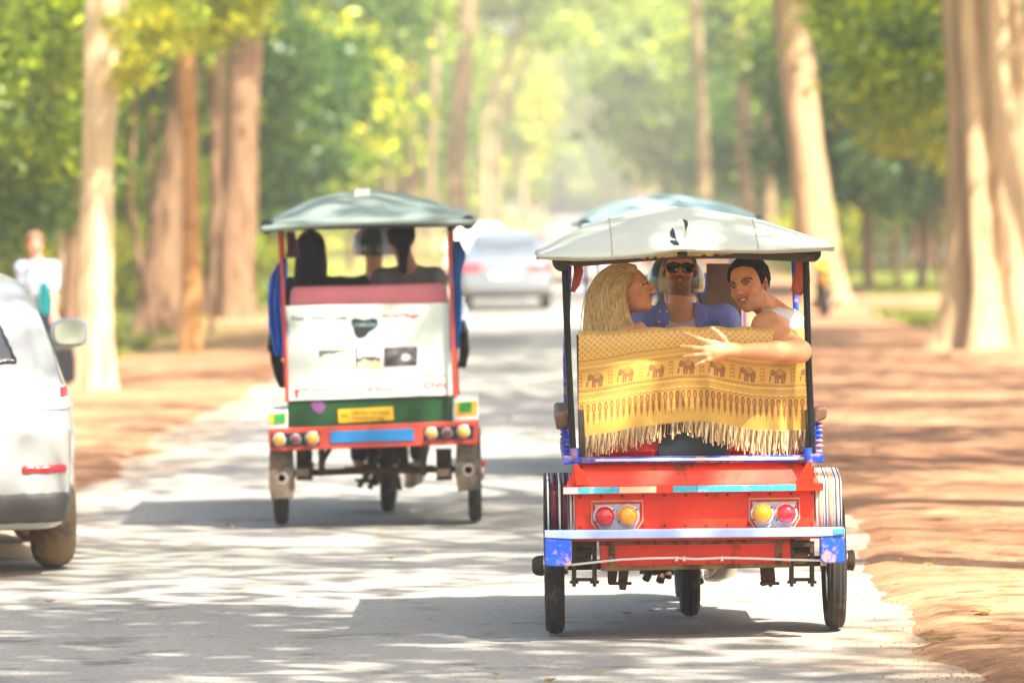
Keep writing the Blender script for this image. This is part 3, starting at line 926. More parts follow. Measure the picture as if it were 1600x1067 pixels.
# a tear near the ridge: shade painted as black patches under a raised flap
def canopy_pt(px, py, lift=0.0):
    """point on the rear slope of the canopy seen at this pixel"""
    cr = np.interp(px, [p[0] for p in topA], [p[1] for p in topA]); he = np.interp(px, [p[0] for p in edgeA], [p[1] for p in edgeA])
    f = min(max((he - py) / (he - cr), 0.02), 0.98)
    t = math.asin(f ** (1 / .9)) / (math.pi / 2)
    return P(px, py, 25.86 + (26.50 - 25.86) * t - 0.012 - lift)
tear = MB()
for poly in ([(1051,355),(1047,363),(1048,368),(1052,370),(1057,372),(1055,364)], [(1067,342),(1074,345),(1075.5,351),(1073,357),(1071,362),(1070,354)], [(1046,375),(1056,376),(1062,381),(1056,382),(1050,379)]):
    pts = [canopy_pt(x, y, .006) for x, y in poly]
    n = len(pts)
    tear.add(pts + [q + Vector((0, .006, 0)) for q in pts], [tuple(range(n)), tuple(range(2 * n - 1, n - 1, -1))] + [(i, i + n, (i + 1) % n + n, (i + 1) % n) for i in range(n)])
tear.build('tear_shade', M_BLACK, cano)
flap = MB()
fp = [(1064,341),(1069,350),(1071,362),(1067,374),(1062,382),(1057,374),(1053,358),(1058,348)]
pts = [canopy_pt(x, y, .010) for x, y in fp]; ctr = canopy_pt(1062, 362, .045)
flap.add(pts + [ctr], [(i, (i + 1) % 8, 8) for i in range(8)])
flap.build('canvas_flap', M_CANVAS, cano, smooth=True)
# roof frame under the canvas
fr = MB()
fr.poly([(866,402),(1000,399),(1000,409),(904,417),(870,412)], 25.98, 26.02)
fr.poly([(1000,399),(1145,391),(1262,392),(1262,410),(1150,404),(1060,405),(1000,409)], 25.99, 26.03)
fr.box((P(880,400,26).x, 25.98, P(1000,411,26).z), (P(895,400,26).x, 27.9, P(1000,404,26).z))
fr.box((P(1258,400,26).x, 25.98, P(1258,406,26).z), (P(1272,400,26).x, 27.9, P(1258,398,26).z))
for yy in (26.6, 27.25, 27.9):
    fr.box((P(885,400,26).x, yy, P(1080,406,26).z), (P(1265,400,26).x, yy + .035, P(1080,398,26).z))
fr.build('roof_frame', M_LINER, A, bevel=.004)
ps = MB()
for a, b in ((1002, 1058), (1074, 1143)):
    xs_ = np.linspace(a, b, 14)
    pp_ = [P(x, 398 - .045 * (x - 1000) + 1.5 * math.sin(x * .9), 25.965) for x in xs_]
    ps.tube(pp_, [.018 + .004 * math.sin(i * 2.1) for i in range(14)], n=8)
ps.build('rolled_plastic_curtain', M_PLASTIC, A, smooth=True)
for (cx, cy, rr) in ((878, 411, 13.5), (1270, 396, 13.5)):
    k = MB()
    q = P(cx, cy, 25.99)
    k.lathe([(0, rr / 342 * .8), (.01, rr / 342), (.5, rr / 342 * 1.05), (1.0, rr / 342 * .95), (1.88, rr / 342 * .9)], q, axis='y', n=20)
    k.build('rolled_rain_curtain', M_BLACK, A, smooth=True)
for pts_, name_ in (([(882,408),(888,560),(896,716)], 'post'), ([(1259,398),(1263,560),(1270,716)], 'post')):
    p_ = MB()
    p_.tube([P(x, y, 26.10) for x, y in pts_], .0155, n=12)
    p_.build(name_, M_POST, A, smooth=True)
for pts_ in ([(889,415),(884,560),(887,716)], [(1241,405),(1246,560),(1264,716)]):
    p_ = MB()
    p_.tube([P(x, y, 27.75) for x, y in pts_], .015, n=10)
    p_.build('post', M_BLUE, A, smooth=True)
pc = MB()
pc.tube([P(1258,398,26.13), P(1256,410,26.15), P(1256,425,26.15)], .012, n=8)
pc.build('post_clamp', M_BLACK, A, smooth=True)
# tied-up fabric curtains at both posts
def curtain(pxs, Yc, seed):
    rr = random.Random(seed)
    mb = MB()
    for k in range(16):
        a = k / 16 * 6.283
        o_ = Vector((math.cos(a) * .022, math.sin(a) * .02, 0))
        mb.tube([P(x, y, Yc) + o_ * (w / 12) + Vector((rr.uniform(-.003, .003), 0, rr.uniform(-.01, .01) if i == len(pxs) - 1 else 0)) for i, (x, y, w) in enumerate(pxs)], [.009 * w / 12 for _, _, w in pxs], n=6)
    return mb
curtain([(1252,400,11),(1251,425,11),(1248,452,13),(1246,458,9)], 26.12, 1).build('tied_curtain', M_CLOTHRED, A, smooth=True)
curtain([(1258,405,6),(1261,440,5),(1259,463,5)], 26.2, 2).build('tied_curtain', M_CLOTHRED, A, smooth=True)
curtain([(902,406,9),(904,425,9),(900,445,7),(895,455,4)], 26.14, 3).build('tied_curtain', M_CLOTHRED, A, smooth=True)
# seat back behind the shawl
sb = MB()
sb.poly([(908,527),(1262,523),(1266,714),(914,716)], 26.27, 26.40)
seat_back = sb.build('seat_back', M_VINYL, A, bevel=.03)
bp_ = MB()
bp_.poly([(1028,640),(1140,640),(1140,713),(1028,714)], 26.255, 26.285)
bp_.build('black_panel', M_BLACK, seat_back, bevel=.003)
es = MB()
es.poly([(901,524),(909,524),(915,714),(905,714)], 26.20, 26.35)
es.build('seat_side_panel', M_LINER, A, bevel=.004)  # dark strip: the seat's shadow side put into its colour
es = MB(); es.poly([(1258,640),(1268,640),(1272,712),(1262,712)], 26.2, 26.35)
es.build('seat_side_panel', M_LINER, A, bevel=.004)
# arm rests with turned balusters
for (x0, y0, x1, y1, bx, by0, by1, s) in ((869,645,893,672,885,668,712,-1), (1272,635,1293,662,1279,660,706,1)):
    ar = MB()
    ar.poly([(x0 + 3, y0), (x1, y0), (x1, y1 - 6), (x0 + 14 if s < 0 else x1 - 8, y1 - 4), (x0, y1), (x0, y0 + 5)] if s < 0 else [(x0, y0 + 8), (x0 + 4, y0 + 2), (x1 - 3, y0), (x1, y0 + 6), (x1 - 2, y1 - 8), (x0, y1)], 26.12, 27.5)
    ar.build('armrest', M_WOOD, A, bevel=.012)
    zt, zb = P(bx, by0, 26.15).z, P(bx, by1, 26.15).z
    xx = P(bx, by0, 26.15).x
    for yy in (26.16, 26.55, 26.95, 27.35):
        b_ = MB()
        L_ = zt - zb
        prof = [(0, .020), (.04 * L_, .020), (.08 * L_, .010)]
        for q_ in range(5):
            c_ = .14 + q_ * .17
            prof += [(c_ * L_, .010), ((c_ + .05) * L_, .021), ((c_ + .09) * L_, .021), ((c_ + .14) * L_, .010)]
        prof += [(.97 * L_, .018), (L_, .018)]
        b_.lathe(prof, (xx, yy, zb), axis='z', n=14)
        b_.build('baluster', M_BLUE, A, smooth=True)
# floor tub rails
for nm, pts_, yy, m_ in (('rail', [(880,712),(903,712),(903,724),(880,726)], (26.08, 27.8), M_BLUE), ('rail', [(1264,709),(1287,708),(1287,723),(1264,723)], (26.08, 27.8), M_BLUE)):
    q = MB(); q.poly(pts_, *yy); q.build(nm, m_, A, bevel=.005)
q = MB(); q.poly([(903,715),(1264,711),(1264,722),(903,724)], 26.13, 26.2); q.build('rear_rail', M_BLUE, A, bevel=.003)
q = MB(); q.poly([(930,717),(1262,713.5),(1262,718),(930,721)], 26.118, 26.131); q.build('rail_trim', M_WHITE, A, bevel=.002)
for x in (897, 1262):
    q = MB(); q.tube([P(x, 700, 26.09), P(x + 2, 722, 26.09)], .02, n=12); q.build('post_socket', M_BLUE, A, smooth=True)
# tailgate panels: the upper one slants, gussets at both ends
up = MB()
a_, b_, c_, d_ = P(900, 724, 26.17), P(1264, 721, 26.17), P(1284, 762, 26.10), P(882, 765, 26.10)
a2, b2, c2, d2 = [v + Vector((0, .03, 0)) for v in (a_, b_, c_, d_)]
up.add([a_, b_, c_, d_, a2, b2, c2, d2], [(0, 3, 2, 1), (4, 5, 6, 7), (0, 1, 5, 4), (1, 2, 6, 5), (2, 3, 7, 6), (3, 0, 4, 7)])
up.build('upper_tail_panel', M_ORANGE, A, bevel=.004)
for xs3 in ([(896,724),(902,724),(926,758),(900,758)], [(1262,721),(1268,721),(1272,755),(1242,756)]):
    q = MB(); q.poly(xs3, 26.07, 26.095); q.build('gusset', M_ORANGE, A, bevel=.003)
tr = MB()
segs = [((880, 903), 'w'), ((903, 967), 'c'), ((967, 1026), 'k'), ((1026, 1051), 'o'), ((1051, 1088), 'c'), ((1088, 1244), 'p'), ((1244, 1287), 'r')]
cmap = {'w': M_WHITE, 'c': M_CYAN, 'k': M_CREAM, 'o': M_ORANGE, 'p': M_CYAN, 'r': M_ORANGE}
base = MB(); base.poly([(880,761),(1287,755),(1287,766),(880,773)], 26.05, 26.16); trim = base.build('trim_bar', M_ORANGE, A, bevel=.003)
for (x0, x1), k in segs:
    y = lambda x: 761 - (x - 880) * 6 / 407
    q = MB(); q.poly([(x0 + .4, y(x0) + .6), (x1 - .4, y(x1) + .6), (x1 - .4, y(x1) + 10.5), (x0 + .4, y(x0) + 10.5)], 26.046, 26.056)
    q.build('tape_strip', cmap[k], trim)
mp = MB(); mp.poly([(897,770),(1272,765),(1272,828),(900,834)], 26.13, 26.30); tail = mp.build('tail_panel', M_ORANGE, A, bevel=.004)
bo = MB()
for x_, y_ in [(908, 730), (1080, 728), (1255, 726)]:
    bo.lathe([(-.006, .004), (-.004, .006), (.004, .006)], P(x_, y_, 26.16), axis='y', n=8)
for x_ in range(906, 1270, 33):
    for y_ in (776 - (x_ - 900) * .0148, 823 - (x_ - 900) * .0148):
        bo.lathe([(-.004, .003), (-.003, .0055), (.004, .0055)], P(x_, y_, 26.127), axis='y', n=8)
tag(bo.build('rivets', M_STEEL, tail), kind='stuff')
fb = MB(); fb.poly([(897,735),(1272,730),(1272,834),(900,836)], 26.32, 27.7); fb.build('floor_tub', M_DRED, A, bevel=.01)
# lamp clusters
def lamp(cx, cy, r_px, m_, Yl, parent, s=342):
    b = MB(); q = P(cx, cy, Yl)
    R = r_px / s
    b.lathe([(0, R * 1.22), (-.008, R * 1.2), (-.012, R * 1.05)], q, axis='y', n=22)
    lo = b.build('lamp', M_LAMPBASE, parent, smooth=True)
    d = MB()
    d.lathe([(-.010, R * 1.0), (-.030, R * .98), (-.044, R * .86), (-.054, R * .6), (-.058, R * .3), (-.059, R * .05)], q, axis='y', n=26)
    d.build('lens', m_, lo, smooth=True)
    sc_ = MB()
    for a in (0.6, 3.7):
        sc_.tube([q + Vector((math.cos(a) * R * 1.12, -.012, math.sin(a) * R * 1.12)), q + Vector((math.cos(a) * R * 1.12, -.02, math.sin(a) * R * 1.12))], .004, n=6)
    sc_.build('screw', M_BLACK, lo)
    return lo
for (x0, y0, x1, y1, l1, l2) in ((925,783,1004,829,(945,806,15.5,M_LAMPRED),(981,805,15.5,M_LAMPAMB)), (1171,779,1249,826,(1191,802,15.5,M_LAMPAMB),(1228,802,15.5,M_LAMPRED))):
    f_ = MB()
    ol = [(x0, y0), (x1, y0 - 1), (x1, y0 + 30), (x1 - 10, y1), (x0 + 9, y1), (x0, y0 + 33)]
    pts = [P(x, y, 26.125) for x, y in ol]
    f_.tube(pts + [pts[0], pts[1]], .004, n=6, cap=False)
    lb = f_.build('lamp_frame', M_CREAM, tail, smooth=True)
    g_ = MB(); g_.poly([(x0 + 5, y0 + 5), (x1 - 5, y0 + 4), (x1 - 5, y0 + 30), (x1 - 12, y1 - 3), (x0 + 12, y1 - 3), (x0 + 5, y0 + 31)], 26.118, 26.128)
    g_.build('lamp_backplate', M_LAMPBASE, tail)
    lamp(*l1[:3], l1[3], 26.115, A); lamp(*l2[:3], l2[3], 26.115, A)
# fenders with painted stripes: a curved box over each wheel, built of strips
def fender(x0, x1, yt, yb, Yn, stripes, s):
    z1, z0 = P((x0 + x1) / 2, yt, Yn).z, P((x0 + x1) / 2, yb, Yn).z
    base = None
    e = MB()
    xl, xr = P(x0, yt, Yn).x, P(x1, yt, Yn).x
    tot = sum(w for w, _ in stripes)
    x = xl; first = True
    for w, m_ in stripes:
        xb = x + (xr - xl) * w / tot
        mb = MB()
        prof = []
        for i in range(9):
            a = i / 8 * math.pi / 2
            prof.append((Yn + .06 * (1 - math.sin(a)) , z1 - .05 + .05 * (math.sin(math.pi / 2 - a))))
        pr = [(Yn, z0), (Yn - .006, (z0 + z1) / 2), (Yn, z1 - .05), (Yn + .012, z1 - .02), (Yn + .05, z1), (Yn + .35, z1 + .03), (Yn + .75, z1), (Yn + .9, z1 - .1), (Yn + .9, z0)]
        vs = [(x + .0008, y, z) for y, z in pr] + [(xb - .0008, y, z) for y, z in pr]
        n = len(pr)
        fs = [(i, i + 1, i + 1 + n, i + n) for i in range(n - 1)]
        mb.add(vs, fs)
        o = mb.build('fender' if first else 'fender_stripe', m_, A if first else base, smooth=True)
        so = o.modifiers.new('thickness', 'SOLIDIFY'); so.thickness = .006; so.offset = 0
        if first: base = o
        first = False
        x = xb
    return base
fender(850, 898, 755, 828, 26.16, [(3, M_BLACK), (2.2, M_WHITE), (2, M_BLACK), (6.5, M_MAROON), (2, M_BLACK), (2.6, M_WHITE), (2, M_BLACK), (6, M_MAROON), (2, M_BLACK), (2.6, M_WHITE), (1.5, M_BLACK), (2, M_WHITE)], -1)
fender(1271, 1315, 747, 826, 26.16, [(2, M_BLACK), (3, M_WHITE), (6, M_CREAM), (3, M_WHITE), (1, M_BLACK), (2.5, M_WHITE), (6.5, M_CREAM), (2.5, M_WHITE), (1, M_BLACK), (4, M_WHITE), (1.2, M_BLACK), (2, M_WHITE)], 1)
# bumper with end blocks
q = MB(); q.poly([(851,829),(1319,824),(1320,836),(1282,838),(893,842),(851,840)], 26.02, 26.09); bump = q.build('bumper', M_PALEBLUE, A, bevel=.004)
q = MB(); q.poly([(851,831),(893,831),(893,884),(886,885),(852,884)], 26.026, 26.13); q.build('bumper_end', M_BLUE, bump, bevel=.006)
q = MB(); q.poly([(1282,829),(1320,828),(1320,878),(1290,880),(1282,876)], 26.026, 26.13); q.build('bumper_end', M_BLUE, bump, bevel=.006)
q = MB(); q.poly([(1303,826),(1320,825.5),(1320,833),(1303,834)], 26.014, 26.026); q.build('tape_strip', M_CYAN, bump)
q = MB(); q.poly([(893,842),(930,838),(1240,835),(1284,836),(1284,841),(893,846)], 26.10, 26.14); q.build('lower_rail', M_ORANGE, A, bevel=.002)
q = MB(); q.poly([(937,846),(1234,842),(1236,884),(940,891)], 26.16, 26.5); low = q.build('lower_panel', M_ORANGE, A, bevel=.004)
fm = MB()
for ol in ([(937,846),(1234,842),(1234,848),(937,852)], [(937,885),(1236,879),(1236,886),(940,892)], [(951,852),(961,852),(961,885),(951,885)], [(1212,848),(1222,848),(1222,880),(1212,880)]):
    fm.poly(ol, 26.148, 26.161)
fm.build('panel_frame', M_SPRING, low, bevel=.002)
cb = MB()
cb.tube([P(x, y, 26.11) for x, y in ((893,882),(930,878),(968,874),(1010,872),(1052,871),(1088,873),(1130,871),(1180,872),(1230,874),(1284,875))], .0055, n=8)
for x in (1057, 1069, 1128):
    cb.tube([P(x, 869, 26.105), P(x, 876, 26.105)], .007, n=6)
cb.build('white_pipe', M_WHITE, A, smooth=True)
# running gear: leaf springs, brackets, axle
for (cx, sgn) in ((913, -1), (1253, 1)):
    sp = MB()
    q0 = P(cx, 870, 26.3)
    for k in range(6):
        z = q0.z - .055 + k * .018
        L_ = .48 - .05 * (5 - k)
        pts = [(q0.x, 26.67 + t * L_, z + .05 * t * t) for t in (-1, -.6, -.2, .2, .6, 1)]
        for i in range(5):
            a, b = pts[i], pts[i + 1]
            sp.add([(a[0] - .035, a[1], a[2]), (a[0] + .035, a[1], a[2]), (b[0] + .035, b[1], b[2]), (b[0] - .035, b[1], b[2]),
                    (a[0] - .035, a[1], a[2] + .012), (a[0] + .035, a[1], a[2] + .012), (b[0] + .035, b[1], b[2] + .012), (b[0] - .035, b[1], b[2] + .012)],
                   [(0, 3, 2, 1), (4, 5, 6, 7), (0, 1, 5, 4), (1, 2, 6, 5), (2, 3, 7, 6), (3, 0, 4, 7)])
    sp.build('leaf_spring', M_SPRING, A)
    br = MB()
    for dx in (-16, 16):
        br.poly([(cx + dx - 3.5, 846), (cx + dx + 3.5, 846), (cx + dx + 3.5, 906), (cx + dx - 3.5, 906)], 26.2, 26.25)
        br.tube([P(cx + dx, 900, 26.19), P(cx + dx, 916, 26.19)], .009, n=8)
        br.tube([P(cx + dx - 7, 909, 26.22), P(cx + dx + 7, 909, 26.22)], .008, n=6)
    br.poly([(cx - 15, 846), (cx + 15, 846), (cx + 15, 853), (cx - 15, 853)], 26.2, 26.24)
    br.poly([(cx - 20, 903), (cx + 20, 903), (cx + 20, 908), (cx - 20, 908)], 26.205, 26.24)
    br.tube([P(cx - 13, 860, 26.25), P(cx + 13, 860, 26.25)], .017, n=10)
    br.build('spring_shackle', M_STEEL, A, smooth=False)
for ol in ([(949,888),(965,888),(963,912),(950,912)], [(968,888),(983,888),(981,905),(978,922),(968,921),(966,908)], [(1188,886),(1200,886),(1199,914),(1190,916)], [(1200,886),(1210,886),(1212,910),(1204,918),(1198,912)]):
    q = MB(); q.poly(ol, 26.3, 26.36); q.tube([P(ol[2][0] - 12, 911, 26.29), P(ol[2][0] + 6, 911, 26.29)], .009, n=6)
    q.build('chassis_bracket', M_STEEL, A, bevel=.003)
axz = P(866, 883, AY).z
q = MB(); q.tube([(P(835, 883, AY).x, AY, axz), (P(1330, 878, AY).x, AY, axz)], .024, n=12)
for x in (841, 1326):
    c_ = P(x, 880, AY)
    q.lathe([(-.03, .012), (-.028, .03), (-.012, .045), (.022, .05), (.03, .03)], (c_.x, AY, axz), n=16)
q.build('axle', M_STEEL, A, smooth=True)
wheel(A, (P(866, 900, AY).x, AY, .325), .325, .092)
wheel(A, (P(1303, 900, AY).x, AY, .325), .325, .092)
ch = MB()
for x in (950, 1215):
    ch.tube([P(x, 872, 26.4), (P(x, 872, 26.4).x, 27.8, .42)], .02, n=8)
ch.tube([(P(1080, 880, 26.4).x, 26.5, .40), (P(1080, 880, 26.4).x, 28.0, .46)], .025, n=8)
ch.build('chassis_tube', M_STEEL, A, smooth=True)
# benches and front board inside
q = MB(); q.poly([(915,640),(1255,640),(1255,680),(915,680)], 26.42, 26.85); q.build('rear_bench', M_VINYL, A, bevel=.02)
q = MB(); q.poly([(915,645),(1255,645),(1255,690),(915,690)], 27.25, 27.6); q.build('front_bench', M_VINYL, A, bevel=.02)
q = MB(); q.poly([(1104,412),(1158,412),(1160,640),(1102,640)], 27.70, 27.73); q.build('front_board', mat('brown_board', srgb(120, 104, 88), rough=.7, var=.2, scale=5), A, bevel=.004)
q = MB(); q.poly([(905,560),(1262,560),(1262,640),(905,640)], 27.62, 27.66); q.build('front_seat_back', M_DRED, A, bevel=.01)
bikeA = motorcycle(P(1076, 900, 27.75).x, 27.65, 'motorcycle hidden behind the red carriage it pulls, only its rear wheel and exhaust showing', M_MAROON)

# ------------------------------------------------------------------ the left carriage (white board, blue coats)
BY = 36.1
bx0 = P(592, 810, BY)
M_BOARD = mat('white_board', srgb(214, 222, 208), rough=0.4, var=0.05, scale=3, dirt=srgb(190, 200, 186), dirt_amt=0.4, dscale=3)
M_GREEN = mat('dark_green_paint', srgb(18, 62, 26), rough=0.4, var=0.2, scale=6)
M_LGREEN = mat('bright_green_paint', srgb(30, 128, 60), rough=0.4, var=0.1, scale=6)
M_YELLOW = mat('yellow_plate', srgb(206, 164, 16), rough=0.4, var=0.08, scale=10)
M_TERRA = mat('red_lead_paint', srgb(176, 62, 44), rough=0.45, var=0.15, scale=8, dirt=srgb(150, 90, 80), dirt_amt=0.38)
M_TEALB = mat('sky_blue_paint', srgb(28, 112, 164), rough=0.4, var=0.12, scale=8)
M_PINK = mat('pink_vinyl', srgb(214, 120, 126), rough=0.5, var=0.08, scale=5, bump=0.2, bscale=8)
M_FLAP = mat('grey_mud_flap', srgb(66, 66, 62), rough=0.7, var=0.2, scale=5, dirt=srgb(112, 94, 74), dirt_amt=0.5, dscale=5)
M_RAIN = mat('blue_raincoat', srgb(24, 74, 160), rough=0.35, var=0.2, scale=5, bump=0.5, bscale=12)
M_PURPLE = mat('purple_print', srgb(104, 58, 104), rough=0.6, var=0.3, scale=20)
M_INK = mat('black_ink', srgb(40, 44, 46), rough=0.6, var=0.1)
M_REDINK = mat('red_ink', srgb(222, 60, 44), rough=0.6, var=0.1)
M_PALEINK = mat('pale_print', srgb(150, 186, 186), rough=0.6, var=0.1)

def text(s, px, py, Y, size_px, m, parent, width_px=None, name='lettering'):
    cu = bpy.data.curves.new(name, 'FONT')
    cu.body = s
    cu.size = 1
    cu.offset = 0.018
    cu.extrude = 0.0
    o = bpy.data.objects.new(name, cu)
    COL.objects.link(o)
    me = bpy.data.meshes.new_from_object(o)
    bpy.data.objects.remove(o)
    v = np.zeros(len(me.vertices) * 3, dtype=np.float32); me.vertices.foreach_get('co', v); v = v.reshape(-1, 3)
    w = v[:, 0].max() - v[:, 0].min(); hgt = 0.72
    sx = (width_px / w) if width_px else size_px / hgt
    sz = size_px / hgt
    v[:, 0] -= v[:, 0].min()
    tilt = -0.0
    fs = [tuple(p.vertices) for p in me.polygons]
    wv = [P(px + a * sx, py - b * sz, Y) for a, b, _ in v]
    bpy.data.meshes.remove(me)
    return mesh_obj(name, wv, fs, m, parent, smooth=False)

def remork(root, m_can, board=True, rail=M_TERRA, plate=M_TEALB, body=M_GREEN, posts=M_TERRA, seatm=M_PINK):
    Yr = BY - .42
    top = [(406,351),(420,344),(442,331),(482,312),(526,301),(566,297),(590,298),(626,302),(679,315),(720,329),(744,340)]
    edg = [(406,354),(480,349),(566,345),(650,343),(744,343)]
    can, _, _ = canopy(root, 'canopy', m_can, top, edg, Yr - .35, BY + .3, BY + 1.4, BY + 2.1, seed=4, hem=.035)
    q = MB(); q.poly([(555,296),(577,295),(578,307),(554,308)], BY - .13, BY - .10)
    if board: q.build('roof_patch', M_WHITE, can, bevel=.002)
    f_ = MB()
    f_.poly([(418,352),(736,345),(734,354),(420,361)], Yr - .3, Yr - .26)
    for px_ in (440, 704):
        a = P(px_, 356, Yr)
        f_.box((a.x - .02, Yr - .3, a.z - .02), (a.x + .02, BY + 1.9, a.z + .02))
    f_.build('roof_frame', M_BLACK, root, bevel=.004)
    for cx in (416, 731):
        k = MB(); k.lathe([(0, .045), (2.2, .045)], P(cx, 355 if cx < 500 else 348, Yr - .3), axis='y', n=14); k.build('rolled_rain_curtain', M_BLACK, root, smooth=True)
    for pts_ in ([(437,356),(442,460),(446,558),(449,628)], [(702,348),(705,450),(708,545),(711,622)]):
        p_ = MB(); p_.tube([P(x, y, Yr - .08) for x, y in pts_], .014, n=10); p_.build('post', posts, root, smooth=True)
        p_ = MB(); p_.tube([P(x + 4, y, BY + 1.5) for x, y in pts_], .014, n=10); p_.build('post', posts, root, smooth=True)
    q = MB(); q.poly([(455,448),(560,446),(696,442),(698,480),(452,482)], Yr + .03, Yr + .15); q.build('seat_back', seatm, root, bevel=.03)
    if board:
        q = MB(); q.poly([(446,478),(702,473),(706,617),(449,626)], Yr - .02, Yr + .01); bd = q.build('sign_board', M_BOARD, root, bevel=.003)
        Yt = Yr - .023
        km = [(549,500),(553,497),(562,498),(568,500),(575,499),(583,497),(590,499),(591,506),(588,512),(582,516),(576,520),(572,526),(563,529),(557,527),(553,519),(552,511),(549,505)]
        q = MB(); q.poly(km, Yt, Yt + .002); q.build('map_print', M_INK, bd)
        text('CAMBODIA', 554, 510, Yt - .002, 5.5, M_PALEINK, bd, 34)
        text('Kheu', 456, 500, Yt, 6, M_INK, bd, 20); text('Sokha Travels', 488, 499, Yt, 6, M_INK, bd, 54)
        text('siem reap', 596, 495, Yt, 4.5, M_REDINK, bd, 28); text('Village', 624, 496, Yt, 8, M_REDINK, bd, 30)
        text('Tel, Cambodia THE HALLS OF TRADE', 470, 611, Yt, 5.5, M_REDINK, bd, 143)
        q = MB(); q.poly([(459,609),(469,608),(469,612),(466,613),(466,622),(461,622),(461,613),(459,613)], Yt, Yt + .002); q.build('red_mark', M_REDINK, bd)
        text('WORLD', 662, 589, Yt, 4, M_INK, bd, 32)
        text('CNN', 663, 606, Yt, 10, M_REDINK, bd, 34)
        for (x0, y0, x1, y1, kind) in ((498,547,545,572,'a'), (555,543,594,576,'b'), (600,543,652,573,'c')):
            nx_, ny_ = 26, 16
            xs_ = np.linspace(x0, x1, nx_); ys_ = np.linspace(y0, y1, ny_)
            vs, cs = [], []
            for j, yy in enumerate(ys_):
                for i, xx in enumerate(xs_):
                    vs.append(P(xx, yy - (xx - x0) * .03, Yt))
                    u, v = i / nx_, j / ny_
                    nz = fnoise(np.array([[u * 5, v * 5, ord(kind)]]), 1.3)[0]
                    if kind == 'a': c = (90, 104, 92) if v < .45 - .5 * u + nz * .2 else ((210, 208, 150) if (u > .55 and v < .6) else (196, 204, 178))
                    elif kind == 'b': c = (70, 66, 60) if (u < .08 or (abs(v - .52 + nz * .12) < .08)) else ((206, 214, 226) if v < .5 else (214, 196, 140))
                    else: c = (210, 206, 204) if (u - .62) ** 2 * 2 + (v - .5) ** 2 < .03 else (96 + 50 * nz, 90 + 50 * nz, 92 + 46 * nz)
                    if kind == 'c' and (u > .93 or u < .06): c = (60, 60, 64)
                    cs.append(srgb(*[max(0, k) for k in c]))
            I = np.arange(nx_ * ny_).reshape(ny_, nx_)
            F = np.stack([I[:-1, :-1], I[1:, :-1], I[1:, 1:], I[:-1, 1:]], -1).reshape(-1, 4)
            mesh_obj('printed_photo', np.array([tuple(v) for v in vs]), F, mat('photo_print', (1, 1, 1), rough=.4, var=.05, attr='Col'), bd, smooth=False, colors=np.array(cs))
    q = MB(); q.poly([(449,627),(708,618),(708,660),(449,668)], Yr, Yr + .03); gp = q.build('tail_panel', body, root, bevel=.004)
    if board:
        q = MB(); q.poly([(528,640),(614,635),(615,656),(529,661)], Yr - .012, Yr - .002); yp = q.build('yellow_plate', M_YELLOW, gp, bevel=.002)
        text('No', 533, 652, Yr - .014, 6, M_INK, yp, 12)
        text('SIEM REAP PROVINCE', 549, 647, Yr - .014, 4, M_INK, yp, 60)
        text('TRANSPORT 012', 549, 655, Yr - .014, 4, M_INK, yp, 52)
        q = MB(); q.poly([(484,631),(492,627),(503,628),(509,634),(506,642),(500,646),(493,644),(488,638)], Yr - .008, Yr - .002); q.build('flower_print', M_PURPLE, gp)
    q = MB(); q.poly([(455,640),(700,640),(700,690),(455,690)], Yr + .04, BY + 1.5); q.build('floor_tub', body, root, bevel=.01)
    q = MB(); q.poly([(419,670),(748,657),(747,693),(421,705)], Yr - .10, Yr - .04); bu = q.build('bumper', rail, root, bevel=.006)
    q = MB(); q.poly([(516,674),(646,669),(647,688),(516,692)], Yr - .112, Yr - .099); q.build('blue_plate', plate, bu, bevel=.002)
    for ol in ([(424,677),(500,674),(500,695),(424,698)], [(662,668),(740,664),(740,685),(662,688)]):
        q = MB(); q.poly(ol, Yr - .108, Yr - .099); q.build('lamp_backplate', M_BLACK, bu, bevel=.002)
    for cx, cy, m_, rr in ((436,687,M_LAMPAMB,8.5),(462,685.5,M_LAMPMAR,6.5),(488,684.5,M_LAMPAMB,9),(674,677,M_LAMPAMB,8),(699,675.5,M_LAMPMAR,6.5),(724,674,M_LAMPAMB,8.5)):
        lamp(cx, cy, rr, m_, Yr - .108, root, 249)
    for ol, inn in (([(419,642),(449,640),(449,669),(419,671)], [(428,647),(446,645),(446,660),(428,662)]), ([(710,624),(746,622),(747,656),(711,658)], [(718,629),(737,628),(737,643),(718,644)])):
        q = MB(); q.poly(ol, Yr - .05, Yr + .75); fe = q.build('fender', M_WHITE if board else body, root, bevel=.01)
        x0, y0 = ol[0]; x1, y1 = ol[2]
        q = MB(); q.poly([(x0 + 2, y0 + 4), (x1 - 2, y0 + 2), (x1 - 2, y1 - 8), (x0 + 2, y1 - 6)], Yr - .056, Yr - .049); q.build('fender_border', M_YELLOW, fe)
        q = MB(); q.poly(inn, Yr - .062, Yr - .055); q.build('fender_square', M_LGREEN, fe)
    for ol, wx in (([(421,703),(458,701),(461,760),(458,778),(424,780),(420,760)], 439), ([(713,694),(747,692),(754,745),(750,765),(716,768),(711,740)], 742)):
        q = MB(); q.poly(ol, Yr - .02, Yr + .0); fl = q.build('mud_flap', M_FLAP, root, bevel=.004)
        q = MB()
        cx, cy = sum(p[0] for p in ol) / 6, sum(p[1] for p in ol) / 6
        q.lathe([(0, .040), (-.003, .036), (-.003, .026), (0, .024)], P(cx, cy, Yr - .02), axis='y', n=16)
        q.build('flap_emblem', mat('worn_emblem', srgb(150, 140, 124), rough=.7, var=.3, scale=20), fl)
        wheel(root, (P(wx, 760, BY).x, BY, .31), .31, .085)
    ax = MB()
    ax.tube([P(440, 739, BY) * 1.0, P(742, 732, BY)], .022, n=10)
